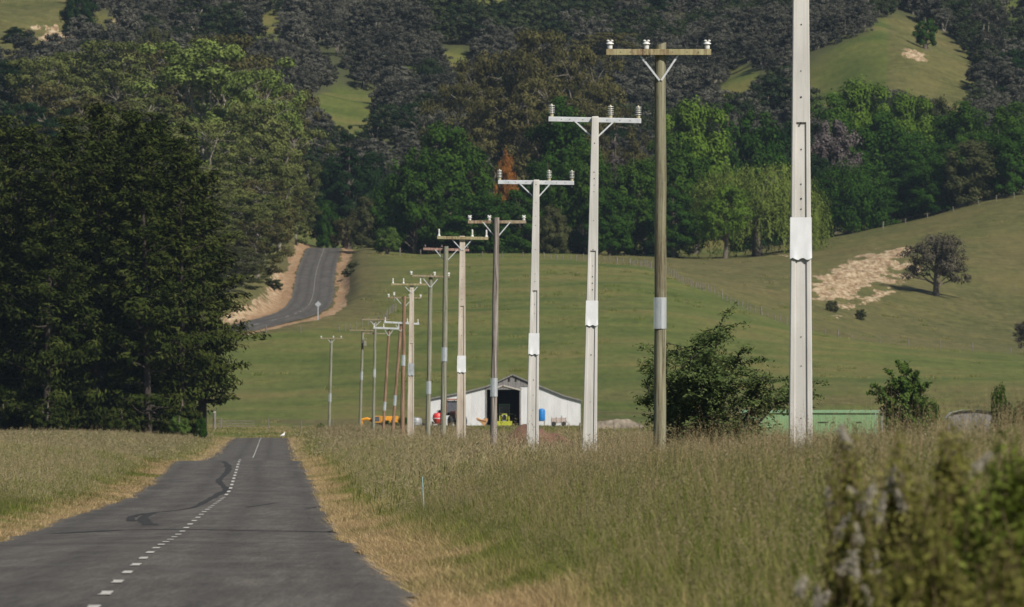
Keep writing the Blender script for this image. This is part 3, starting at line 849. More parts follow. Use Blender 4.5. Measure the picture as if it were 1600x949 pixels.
# --- the belt of trees on the brow
TREES = [
 ('cone', 'dark', 545, 2480, 182, 100, 'blackish green pointed tree right of the hill road top', 0),
 ('broad', 'dark', 520, 2500, 235, 90, 'dark tree directly behind the top of the hill road', 1),
 ('broad', 'dark', 575, 2490, 225, 80, 'dark green tree crowding the right flank of the pointed tree', 2),
 ('broad', 'deep', 512, 2440, 308, 55, 'small deep green tree where the hill road vanishes', 1),
 ('scrub', 'gum_brown', 540, 2420, 335, 60, 'brownish scrub at the right edge of the hill road', 0),
 ('broad', 'olive', 575, 2400, 300, 75, 'olive green tree right of the hill road, left of the big green tree', 2),
 ('broad', 'mid', 705, 2330, 176, 175, 'broad bright green tree, tallest crown left of the orange blossom', 0),
 ('broad', 'mid', 650, 2320, 220, 130, 'green tree forming the left shoulder of the broad bright green tree', 1),
 ('broad', 'deep', 765, 2312, 282, 110, 'deep green tree below the orange blossom', 3),
 ('broad', 'deep', 620, 2340, 262, 110, 'deep green tree beside the hill road scrub', 2),
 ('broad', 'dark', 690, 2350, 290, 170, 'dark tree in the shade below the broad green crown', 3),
 ('scrub', 'young', 605, 2260, 352, 58, 'round green bush at the left end of the brow fence', 0),
 ('open', 'orange', 793, 2318, 226, 48, 'orange flowering tree glowing among the greens', 0),
 ('broad', 'deep', 880, 2390, 138, 110, 'tall deep green tree between the two nearest steel crossarms', 1),
 ('broad', 'deep', 856, 2340, 235, 120, 'deep green tree left of the second concrete pole', 0),
 ('broad', 'olive', 865, 2300, 315, 70, 'low olive tree at the foot of the belt behind a concrete pole', 2),
 ('broad', 'mid', 915, 2330, 215, 110, 'mid green tree directly behind the second concrete pole', 2),
 ('cone', 'purple', 962, 2360, 195, 70, 'bare grey purple tree left of the lichened wooden pole', 0),
 ('broad', 'mid', 990, 2330, 225, 110, 'mid green tree left of and behind the lichened wooden pole', 3),
 ('broad', 'deep', 950, 2320, 290, 120, 'deep green tree low in the belt above the dark shade', 1),
 ('broad', 'fresh', 1085, 2380, 138, 85, 'fresh yellow green tree right of the lichened wooden pole', 0),
 ('broad', 'mid', 1055, 2350, 190, 110, 'green tree touching the right side of the lichened wooden pole', 0),
 ('cone', 'deep', 1135, 2420, 128, 70, 'dark pointed tree right of the fresh yellow green one', 0),
 ('broad', 'deep', 1180, 2430, 160, 90, 'deep green tree above the left end of the willow', 1),
 ('broad', 'deep', 1052, 2320, 285, 110, 'deep green tree at the foot of the belt beside the trunked yellow green tree', 2),
 ('broad', 'dark', 1010, 2340, 330, 140, 'dark low tree in the shade right of the wooden pole', 0),
 ('open', 'fresh', 1133, 2306, 280, 110, 'yellow green tree with a bare pale trunk in front of the willow', 0),
 ('willow', 'willow', 1183, 2335, 230, 245, 'pale weeping willow left of the nearest concrete pole', 0),
 ('willow', 'willow', 1240, 2345, 262, 90, 'pale willow touching the nearest concrete pole', 0),
 ('dome', 'deep', 1328, 2405, 246, 165, 'dense dome shaped dark green tree right of the nearest concrete pole', 0),
 ('broad', 'purple', 1303, 2500, 178, 75, 'grey purple leafless crown among greens right of the nearest pole', 1),
 ('broad', 'fresh', 1345, 2590, 106, 100, 'yellow green tree top below the open pasture spur', 0),
 ('broad', 'fresh', 1418, 2580, 130, 75, 'smaller yellow green tree top right of its brighter neighbour', 0),
 ('broad', 'mid', 1300, 2570, 135, 110, 'green tree left below the pasture spur', 1),
 ('broad', 'deep', 1370, 2520, 160, 150, 'large deep green tree under the pasture spur', 2),
 ('broad', 'deep', 1440, 2500, 205, 140, 'deep green tree on the right skyline of the brown paddock', 3),
 ('broad', 'olive', 1455, 2600, 140, 90, 'olive tree right of the yellow green tops', 0),
 ('broad', 'mid', 1510, 2540, 150, 130, 'broad mid green tree above the right hand fence', 1),
 ('broad', 'mid', 1585, 2520, 150, 120, 'mid green tree at the right edge of the picture', 2),
 ('broad', 'deep', 1500, 2460, 215, 120, 'deep green tree standing at the right hand fence', 0),
 ('broad', 'deep', 1560, 2480, 190, 110, 'dark green tree above the upper end of the right hand fence', 3),
 ('broad', 'deep', 1640, 2500, 170, 130, 'green tree cut by the right edge of the picture', 1),
 ('broad', 'dark', 1270, 2480, 230, 90, 'dark tree directly right of the nearest pole', 2),
 ('broad', 'dark', 1420, 2440, 262, 90, 'dark tree right of the dome shaped tree', 1),
 ('broad', 'dark', 1220, 2480, 175, 90, 'dark tree over the top of the willow', 0),
 ('scrub', 'fresh', 1253, 2300, 340, 30, 'small fresh green shrub at the foot of the willow', 1),
 ('broad', 'deep', 735, 2310, 300, 150, 'deep green low tree at the foot of the broad bright green crown', 1),
 ('broad', 'deep', 812, 2314, 288, 110, 'deep green tree right below the orange blossom', 2),
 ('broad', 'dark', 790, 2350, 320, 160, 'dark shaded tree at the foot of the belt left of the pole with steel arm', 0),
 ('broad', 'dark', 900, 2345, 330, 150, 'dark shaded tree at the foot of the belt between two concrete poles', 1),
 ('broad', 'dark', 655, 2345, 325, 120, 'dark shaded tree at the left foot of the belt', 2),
 ('broad', 'deep', 1090, 2400, 225, 120, 'deep green tree behind the trunked yellow green tree', 3),
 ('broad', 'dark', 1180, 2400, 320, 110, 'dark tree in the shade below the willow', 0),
 ('broad', 'deep', 1395, 2412, 270, 130, 'deep green tree right of the dome shaped tree on the ridge', 0),
 ('broad', 'deep', 1455, 2408, 245, 130, 'deep green tree on the ridge halfway to the right edge', 1),
 ('broad', 'olive', 1520, 2405, 205, 130, 'olive green tree on the ridge right of centre', 3),
 ('broad', 'deep', 1580, 2405, 190, 130, 'deep green tree on the ridge at the far right', 2),
 ('broad', 'deep', 1265, 2420, 280, 90, 'deep green tree hidden half by the nearest pole', 1),
 ('broad', 'deep', 1420, 2560, 190, 150, 'deep green tree below the yellow green tops', 3),
 ('broad', 'deep', 1490, 2580, 165, 130, 'deep green tree above the olive tree on the ridge', 0),
]
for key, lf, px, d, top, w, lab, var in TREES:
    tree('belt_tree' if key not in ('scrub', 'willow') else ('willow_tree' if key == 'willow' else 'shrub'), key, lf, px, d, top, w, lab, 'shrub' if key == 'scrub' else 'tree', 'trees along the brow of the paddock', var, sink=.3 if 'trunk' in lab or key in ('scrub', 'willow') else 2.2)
# --- lone trees, bushes
tree('hill_tree', 'hilltree', 'hill', 1463, find_d(1463, 462, 2100, 2350), 360, 128, 'lone grey brown tree beside the bare clay slip', 'tree', None, 0)
tree('hill_tree', 'hilltree', 'hill', 1606, 1990, 498, 60, 'grey tree cut by the right edge above the lower fence', 'tree', None, 0)
for px, d, top, w, lf, lab in ((552, 2150, 408, 26, 'olive', 'dark scrub on the cut bank right of the hill road'), (545, 2090, 418, 34, 'olive', 'low grey green scrub on the bank below its darker neighbour'),
                           (280, 1120, 644, 48, 'young', 'round green bush at the toe of the pines'), (312, 1130, 650, 30, 'deep', 'small dark bush right of the round green one'),
                           (500, 1310, 657, 22, 'young', 'small green bush near the farthest pole'), (612, 1330, 652, 60, 'deep', 'dark leafy bush in front of the orange digger'),
                           (632, 1290, 650, 34, 'deep', 'dark bush beside the short concrete pole base'),
                           (1560, 700, 590, 40, 'deep', 'pointed dark shrub beside the grey roof at the right'), (1590, 690, 618, 100, 'olive', 'spreading olive shrub at the right edge'),
                           (1448, 820, 612, 60, 'deep', 'low dark shrub right of the leafy young tree'),
                           (425, 1990, 432, 45, 'olive', 'scrub above the cut bank left of the hill road'), (620, 2240, 398, 18, 'fresh', 'tiny yellow green shrub beside the round bush'),
                           (1300, 2085, 468, 30, 'olive', 'low green scrub at the toe of the clay slip'), (1345, 2080, 480, 24, 'olive', 'small scrub below the right part of the clay slip')):
    tree('shrub', 'scrub', lf, px, d, top, w, lab, 'shrub')
tree('wattle_tree', 'wattle', 'wattle', 1110, 455, 496, 350, 'feathery dark green young tree in the long grass between the two nearest poles', 'tree', None, 0, rot=.6)
tree('young_tree', 'young', 'young', 1412, 800, 560, 95, 'leafy green young tree right of the nearest pole, in front of the pasture', 'tree', None, 0, rot=2.2)

# ------------------------------------------------------------------ the bush on the far hills
def scatter(name, pts, rot, scl, idx, protos, extra=None):
    """ONE object: copies of the given meshes on the given points"""
    c = bpy.data.collections.new(name + ' kinds')
    for i, me in enumerate(protos):
        o = bpy.data.objects.new('kind_%02d_%s' % (i, name), me); c.objects.link(o)
    me = bpy.data.meshes.new(name); me.vertices.add(len(pts)); me.vertices.foreach_set('co', np.asarray(pts, np.float32).ravel())
    a = me.attributes.new('rot', 'FLOAT_VECTOR', 'POINT'); a.data.foreach_set('vector', np.asarray(rot, np.float32).ravel())
    a = me.attributes.new('scl', 'FLOAT_VECTOR', 'POINT'); a.data.foreach_set('vector', np.asarray(scl, np.float32).ravel())
    a = me.attributes.new('idx', 'INT', 'POINT'); a.data.foreach_set('value', np.asarray(idx, np.int32))
    for k, v in (extra or {}).items():
        a = me.attributes.new(k, 'FLOAT', 'POINT'); a.data.foreach_set('value', np.asarray(v, np.float32))
    me.update()
    o = link(name, me)
    ng = bpy.data.node_groups.new(name, 'GeometryNodeTree')
    ng.interface.new_socket('Geometry', in_out='INPUT', socket_type='NodeSocketGeometry')
    ng.interface.new_socket('Geometry', in_out='OUTPUT', socket_type='NodeSocketGeometry')
    gi = ng.nodes.new('NodeGroupInput'); go = ng.nodes.new('NodeGroupOutput')
    ip = ng.nodes.new('GeometryNodeInstanceOnPoints'); ci = ng.nodes.new('GeometryNodeCollectionInfo')
    ci.inputs['Collection'].default_value = c; ci.inputs['Separate Children'].default_value = True; ci.inputs['Reset Children'].default_value = True
    ip.inputs['Pick Instance'].default_value = True
    def na(n, t):
        q = ng.nodes.new('GeometryNodeInputNamedAttribute'); q.data_type = t; q.inputs['Name'].default_value = n
        return q.outputs['Attribute']
    L_ = ng.links.new
    L_(gi.outputs[0], ip.inputs['Points']); L_(ci.outputs[0], ip.inputs['Instance'])
    L_(na('idx', 'INT'), ip.inputs['Instance Index']); L_(na('rot', 'FLOAT_VECTOR'), ip.inputs['Rotation']); L_(na('scl', 'FLOAT_VECTOR'), ip.inputs['Scale'])
    L_(ip.outputs[0], go.inputs[0])
    md = o.modifiers.new('scatter', 'NODES'); md.node_group = ng
    return o

r = np.random.default_rng(99)
nb = 11500
by = r.uniform(2680, 3520, nb); bx = r.uniform(-.062, .062, nb) * by
bz = ground(bx, by); bpx = 800 + bx / by * F; bpy_ = YH - (bz - ZC) / by * F
keep = (clearing(bpx, bpy_, 2) < .5) & (clearing(bpx, bpy_ - 16, -2) < .5) & (clearing(bpx, bpy_ - 32, -6) < .5) & (bpy_ > -60)
thin = fbm(bx * .02, by * .02)
keep &= r.random(nb) < np.where(thin > .58, .75, 1.0)
bx, by, bz, bpx, bpy_ = (q[keep] for q in (bx, by, bz, bpx, bpy_))
sc_ = r.uniform(.5, 1.15, len(bx)) * (.9 + .5 * (fbm(bx * .03, by * .03) > .53))
green = fbm(bx * .014 + 5, by * .014) > .50
kidx = np.where(green & (r.random(len(bx)) < .75), 3, r.integers(0, 3, len(bx)))
vis = (bpx > -20) & (bpx < 1620) & (bpy_ > 10) & (bpy_ < 215)
order = np.argsort(np.where(vis, by / sc_, 1e9))
solo = set(order[:290].tolist())
for i in solo:
    o = link('bush_tree', PROTO['kanuka'][kidx[i]]['mesh'], None, (bx[i], by[i], bz[i] - .3))
    o.rotation_euler = (0, 0, r.uniform(0, 6.28)); o.scale = (sc_[i] * 1.05, sc_[i] * 1.05, sc_[i])
    tag(o, 'brown grey bush tree in the thick scrub on the far hillside', 'bush tree', 'scrub trees covering the far hillside')
rest = np.array([i for i in range(len(bx)) if i not in solo])
n_ = len(rest)
bs = scatter('hillside_bush', np.stack([bx, by, bz - .3], 1)[rest], np.stack([np.zeros(n_), np.zeros(n_), r.uniform(0, 6.28, n_)], 1),
             np.repeat(sc_[rest][:, None], 3, 1), kidx[rest], [p['mesh'] for p in PROTO['kanuka']])
tag(bs, 'dense grey brown scrub covering the upper far hillside', 'scrub', kind='stuff')
# bigger trees of several kinds standing out of the bush
rr_ = random.Random(3)
for i in range(46):
    px = rr_.uniform(-20, 1620); d = rr_.uniform(2760, 3320)
    b_ = gpt(px, d); py = YH - (b_.z - ZC) / d * F
    if float(clearing(np.array([px]), np.array([py]), 10)[0]) > .2 or float(clearing(np.array([px]), np.array([py - 40]), 6)[0]) > .2: continue
    hpx = rr_.uniform(52, 88)
    tree('hillside_tree', rr_.choice(('gum', 'broad', 'dome', 'broad')), rr_.choice(('kanuka', 'kanuka_green', 'gum_brown', 'dark', 'kanuka', 'olive')), px, d, py - hpx, hpx * rr_.uniform(.9, 1.5),
         'large tree crown rising above the scrub on the far hillside', 'tree', 'larger crowns in the far hillside scrub')
# pale trees and dark firs standing out of the bush
for px, d, top, w, lf, key, lab in ((1446, 2985, 22, 50, 'deep', 'scrub', 'green thicket at the top of the pasture spur'), (120, 3050, -30, 75, 'dark', 'broad', 'dark tree beside the clay slip at the top left'),
                        (25, 3000, 40, 70, 'dark', 'broad', 'dark tree left of the clay slip'), (440, 2950, 60, 50, 'kanuka', 'gum', 'grey tree left of the round green clearing'),
                        (240, 2800, 40, 50, 'olive', 'gum', 'olive tree above the gum bank'), (1545, 3000, 0, 60, 'kanuka', 'gum', 'grey trunked tree near the top right corner')):
    tree('far_tree', key, lf, px, d, top, w, lab, 'tree', None, 1)

# ================================================================== UTILITY POLES
def concrete_mat(name, a, b):
    m, nt, out = new_mat(name)
    n1 = noise(nt, mapped(nt, (2, 2, .35)), 1.6, 6, .6); n2 = noise(nt, mapped(nt), 22, 5, .7)
    c = ramp(nt, n1, [(.4, a), (.6, b)])
    c = mix(nt, mth(nt, 'MULTIPLY', ramp(nt, n2, [(.60, (0, 0, 0)), (.74, (1, 1, 1))]), .35), c, tuple(x * .6 for x in a))
    n3 = noise(nt, mapped(nt, (14, 14, .25)), 1.3, 5, .6)
    c = mix(nt, mth(nt, 'MULTIPLY', ramp(nt, n3, [(.52, (0, 0, 0)), (.68, (1, 1, 1))]), .35), c, (a[0] * .62, a[1] * .56, a[2] * .48))
    principled(nt, out, c, .85, 0, n2, .15, .01, .3)
    return m
M['conc'] = concrete_mat('pale concrete', (.43, .42, .40), (.52, .51, .49))
M['conc_beige'] = concrete_mat('beige stained concrete', (.37, .32, .265), (.49, .44, .375))
def wood_mat(name, stops, lichen=None):
    m, nt, out = new_mat(name)
    n1 = noise(nt, mapped(nt, (9, 9, .35)), 1.5, 7, .65); n2 = noise(nt, mapped(nt, (1, 1, .25)), 1.1, 5, .6); n3 = noise(nt, mapped(nt, (4, 4, 2)), 4.0, 6, .7)
    c = ramp(nt, n1, [(.5 + (p - .52) * .5, q) for p, q in stops])
    if lichen:
        k = mth(nt, 'MULTIPLY', ramp(nt, mth(nt, 'ADD', mth(nt, 'MULTIPLY', n2, .6), mth(nt, 'MULTIPLY', n3, .4)), [(.44, (0, 0, 0)), (.56, (1, 1, 1))]), .55)
        c = mix(nt, k, c, lichen)
    principled(nt, out, c, .9, 0, n1, .6, .02, .2)
    return m
M['wood_green'] = wood_mat('lichened green wood pole', [(.3, (.070, .055, .034)), (.55, (.185, .168, .108)), (.8, (.28, .265, .190))], (.20, .205, .145))
M['wood_grey'] = wood_mat('silver grey weathered wood pole', [(.3, (.085, .07, .06)), (.5, (.21, .185, .165)), (.75, (.33, .30, .27))])
M['wood_moss'] = wood_mat('grey green mottled wood pole', [(.3, (.09, .085, .06)), (.55, (.20, .195, .15)), (.8, (.28, .275, .22))], (.24, .25, .19))
M['wood_rust'] = wood_mat('rust brown wood pole', [(.3, (.12, .07, .045)), (.55, (.24, .15, .10)), (.8, (.32, .22, .16))])
M['arm_lichen'] = wood_mat('lichen yellow timber arm', [(.3, (.10, .055, .038)), (.55, (.22, .165, .095)), (.8, (.34, .31, .19))], (.37, .36, .20))
M['arm_brown'] = wood_mat('brown timber arm', [(.3, (.14, .085, .05)), (.55, (.25, .185, .125)), (.8, (.32, .27, .2))], (.29, .26, .19))
M['arm_pink'] = wood_mat('pinkish timber arm', [(.3, (.20, .11, .09)), (.7, (.34, .24, .20))])
M['galv'] = blotch('galvanised steel', [(.3, (.50, .52, .55)), (.7, (.66, .68, .70))], nscale=7, rough=.55, metal=.55, bstr=.1)
M['galv_dull'] = blotch('dull zinc sheet', [(.3, (.36, .38, .40)), (.7, (.52, .54, .56))], nscale=5, rough=.5, metal=.6, bstr=.1)
M['sheet'] = blotch('bright aluminium sheet', [(.4, (.74, .75, .77)), (.6, (.84, .85, .87))], (1, 1, .5), 4, .40, .30, bstr=.2, bdist=.01)
M['sheet_round'] = blotch('bright zinc sleeve', [(.36, (.58, .61, .66)), (.64, (.74, .77, .82))], (1, 1, .4), 5, .26, .65, bstr=.2, bdist=.01)
M['porc'] = plain('white porcelain', (.60, .60, .58), .25, var=.08)
M['porc_band'] = plain('cream glazed porcelain', (.40, .36, .22), .3, var=.1)
M['porc_dark'] = plain('brown glazed porcelain', (.05, .035, .03), .35, var=.2)
M['dark'] = plain('dark hole', (.012, .012, .012), .95, var=.2)
M['steel_dark'] = plain('dark bolt steel', (.10, .095, .09), .6, .5)

def insulator(kind, x, y, z, parent):
    m = MB()
    if kind == 'shed':
        m.lathe([(.045, 0), (.055, .01), (.058, .075), (.046, .085), (.046, .10), (.088, .115), (.082, .135), (.05, .15), (.045, .165), (.03, .168), (.02, .17)], (x, y, z), 14)
        o = m.build('insulator', M['porc'], parent, True)
        t = MB()
        for s in (-1, 1):
            t.lathe([(.012, 0), (.034, .012), (.036, .03), (.02, .042), (.004, .045)], (x + s * .042, y, z + .165), 10)
        t.build('wire_groove', M['porc'], o, True)
        b = MB().lathe([(.016, -.22), (.016, 0)], (x, y, z), 8); b.build('pin', M['steel_dark'], o)
    elif kind == 'stack':
        m.lathe([(.05, 0), (.055, .06), (.05, .075), (.030, .085), (.024, .33), (.02, .35), (.012, .36)], (x, y, z), 12)
        o = m.build('insulator', M['porc_band'], parent, True)
        t = MB()
        for k in range(5):
            h = z + .10 + k * .052
            t.lathe([(.02, h - .004 - z), (.088, h - z), (.085, h + .008 - z), (.02, h + .018 - z)], (x, y, z), 12)
        t.build('disc_sheds', M['porc'], o, True)
        b = MB().lathe([(.018, -.22), (.018, 0)], (x, y, z), 8); b.build('pin', M['steel_dark'], o)
    elif kind == 'slim':
        m.lathe([(.06, -.01), (.07, .02), (.05, .06), (.038, .07), (.044, .10), (.034, .11), (.044, .15), (.034, .16), (.044, .20), (.034, .21), (.042, .25), (.034, .27), (.04, .30), (.015, .32)], (x, y, z), 12)
        m.build('insulator', M['porc'], parent, True)
    elif kind == 'stub':
        m.lathe([(.03, 0), (.035, .05), (.07, .06), (.065, .10), (.045, .12), (.05, .16), (.02, .18)], (x, y, z), 10)
        m.build('insulator', M['porc_dark'], parent, True)

def concrete_shaft(H, w0, w1, t0, t1, zr, parent, mat, lean):
    """tapered I section: recessed webs on both faces from the ground up to zr; zc0/zc1 close the sleeve"""
    m = MB(); zs = [-1.2, 0, zr * .25, zr * .5, zr * .75, zr, zr + .02, zr + (H - zr) * .33, zr + (H - zr) * .66, H - .03, H]
    ring = []; fs = []
    for i, z in enumerate(zs):
        t = max(0, z) / H; w = w0 + (w1 - w0) * t; th = t0 + (t1 - t0) * t
        if i == len(zs) - 1: w -= .03; th -= .03
        rc = .035 if z <= zr else 0.0; iw = w * .24; ow = w * .29
        o = lean * t
        x = [-w / 2, -ow, -iw, iw, ow, w / 2]; dp = [0, 0, rc, rc, 0, 0]
        c = .015
        pts = [(-w / 2, -th / 2 + c)] + [(-w / 2 + c, -th / 2)] + [(x[k], -th / 2 + dp[k]) for k in (1, 2, 3, 4)] + [(w / 2 - c, -th / 2), (w / 2, -th / 2 + c)]
        pts += [(-a, -b) for a, b in pts]
        ring.append([(a + o, b, z) for a, b in pts])
    n = len(ring[0]); vs = [p for rr in ring for p in rr]
    for i in range(len(zs) - 1):
        for k in range(n):
            fs.append((i * n + k, i * n + (k + 1) % n, (i + 1) * n + (k + 1) % n, (i + 1) * n + k))
    fs.append(tuple((len(zs) - 1) * n + k for k in range(n)))
    m.add(vs, fs)
    return m.build('pole_shaft', mat, parent)

def utility_pole(spec):
    d = spec['d']; s = ppm(d)
    pxb, pxt = spec['x']; base = gpt(pxb, d); root = thing('utility_pole', spec['label'], 'utility pole', base, 0, 'power poles marching along the verge')
    xt = (pxt - pxb) / s                                   # lean
    ztop = ZC + (YH - spec['top']) / s - base.z            # height of the tip above the foot
    wt, wb = spec['w'][0] / s, spec['w'][1] / s
    lz = lambda py: ZC + (YH - py) / s - base.z
    lx = lambda px: (px - 800.0) / s - base.x
    conc = spec['kind'] == 'c'
    wid = lambda z: wb + (wt - wb) * max(0, z) / ztop
    ax = lambda z: xt * z / ztop
    thk = (.78, .95)
    dep = lambda z: (wid(z) * (thk[0] + (thk[1] - thk[0]) * z / ztop)) if conc else wid(z)
    if conc:
        concrete_shaft(ztop, wb, wt, wb * thk[0], wt * thk[1], lz(spec['recess']), root, M[spec['mat']], xt)
        h = MB(); z = lz(spec['band'][1]) * .35
        rr = random.Random(int(d))
        while z < ztop - .15:                              # bolt holes down the middle of the web
            if not (lz(spec['band'][1]) - .05 < z < lz(spec['band'][0]) + .05):
                yo = -dep(z) / 2 + (.035 if z < lz(spec['recess']) else 0)
                h.lathe([(rr.choice((.011, .013, .017)), -.004), (.010, .03)], (ax(z) + rr.uniform(-.006, .006), yo, z), 8, axis='y')
            z += rr.choice((.18, .25, .3, .45, .6, .8)) if z > lz(spec['band'][0]) else rr.choice((.5, .9, 1.3))
        ho = h.build('bolt_holes', M['dark'], root); ho['kind'] = 'stuff'
    else:
        n = 14; hs = [-1.2, -.05] + [ztop * k / 10 for k in range(1, 10)] + [ztop]
        m = MB(); rr = random.Random(int(d))
        m.tube([(ax(max(0, z)) + rr.uniform(-.012, .012), rr.uniform(-.012, .012), z) for z in hs], [wid(z) / 2 * rr.uniform(.985, 1.015) for z in hs], n, jit=.03)
        if spec.get('slant'):
            for k in range(len(m.v) - n, len(m.v)):
                v = m.v[k]; m.v[k] = (v[0], v[1], v[2] + (v[0] - xt) * spec['slant'])
        m.build('pole_shaft', M[spec['mat']], root, True)
    # the metal guard
    z0, z1 = lz(spec['band'][1]), lz(spec['band'][0])
    g_ = MB()
    if conc:
        e = .012; rings = []; nz = 7; rr = random.Random(int(d) + 5)
        for i in range(nz + 1):
            z = z0 + (z1 - z0) * i / nz; w = wid(z) / 2 + e; t_ = dep(z) / 2 + e; o = ax(z)
            low = max(0, 1 - i / 1.5)
            pts = []
            for k in range(9): pts.append((-w + 2 * w * k / 8, -t_ - (rr.uniform(0, .002) + low * .022 * max(0, math.sin(k * 1.1))) * (0 < k < 8)))
            for k in range(9): pts.append((w - 2 * w * k / 8, t_))
            rings.append([(a + o, b, z + (low * .02 * math.sin(k * 1.7) if k < 9 else 0)) for k, (a, b) in enumerate(pts)])
        n = 18; vs = [p for q in rings for p in q]; fs = []
        for i in range(nz):
            for k in range(n): fs.append((i * n + k, i * n + (k + 1) % n, (i + 1) * n + (k + 1) % n, (i + 1) * n + k))
        g_.add(vs, fs)
        b = g_.build('metal_guard', M[spec.get('bandmat', 'sheet')], root, True)
    else:
        zz = [z0 + (z1 - z0) * i / 5 for i in range(6)]
        g_.tube([(ax(z), 0, z) for z in zz], [wid(z) / 2 + .012 for z in zz], 20, caps=False, jit=.006)
        b = g_.build('metal_guard', M[spec.get('bandmat', 'sheet_round')], root, True)
        sm = MB().box((ax(z0) + .02, -(wid(z0) / 2 + .016), (z0 + z1) / 2), (.03, .006, (z1 - z0) * .98)); sm.build('lap_seam', M['sheet_round'], b)
    for arm in spec['arms']:
        xl, xr = lx(arm['x'][0]), lx(arm['x'][1]); zl, zr_ = lz(arm['y'][0]), lz(arm['y'][1]); za = (zl + zr_) / 2
        hgt = arm.get('h', .12); dp = .10; rot = math.atan2(zr_ - zl, xr - xl)
        yo = -(dep(za) / 2 + dp / 2 + .006) if arm['front'] else (dep(za) / 2 + dp / 2 + .006)
        mt = M[arm['mat']]
        mb = MB().box(((xl + xr) / 2, yo, za), (math.hypot(xr - xl, zr_ - zl), dp, hgt), (0, -rot, 0))
        ao = mb.build('crossarm', mt, root, bevel=.008)
        bo = MB()
        for q in (-.36, -.27, -.13, .13, .27, .38):
            bx_ = (xl + xr) / 2 + q * (xr - xl)
            bo.lathe([(.013, -.006), (.013, .01)], (bx_, yo - dp / 2, za + (bx_ - (xl + xr) / 2) * math.tan(rot)), 6, axis='y')
        q = bo.build('bolt_heads', M['steel_dark'], ao); q['kind'] = 'stuff'
        for px in arm['ins']:
            x = lx(px); insulator(arm['kind'], x, yo, za + (x - (xl + xr) / 2) * math.tan(rot) + hgt / 2, root)
        if arm.get('brace'):
            bl, br, by_ = arm['brace']
            zb = lz(by_)
            for sgn, px in ((-1, bl), (1, br)):
                x0 = lx(px); x1 = ax(zb) + (sgn * .02 if arm['front'] else sgn * (wid(zb) / 2 - .01))
                yb = -(dep(zb) / 2 + .02) if arm['front'] else dep(zb) / 2 + .02
                ya = yo - dp / 2 - .012 if not arm['front'] else yo + dp / 2 + .012
                if arm['front']: yb = ya = -(dep(zb) / 2 + .02) - .004 * sgn
                if not arm['front']: yb = ya = yo - dp / 2 - .012
                a_ = Vector((x0, ya, za - hgt * .1)); c_ = Vector((x1, yb, zb))
                ln = (c_ - a_).length; mid = (a_ + c_) / 2; an = math.atan2(c_.z - a_.z, c_.x - a_.x)
                MB().box(mid, (ln, .012, .042), (0, -an, 0)).build('brace', M['galv'], root)
    if spec.get('box'):
        (bx0, by0) = spec['box']; q = MB().box((lx(bx0), -.25, lz(by0)), (.30, .30, .5)); q.lathe([(.05, 0), (.06, .05), (.03, .16)], (lx(bx0) - .1, -.25, lz(by0) + .37), 8).lathe([(.05, 0), (.06, .05), (.03, .16)], (lx(bx0) + .1, -.25, lz(by0) + .37), 8)
        q.build('transformer', M['wood_moss'], root, bevel=.03)
    return root

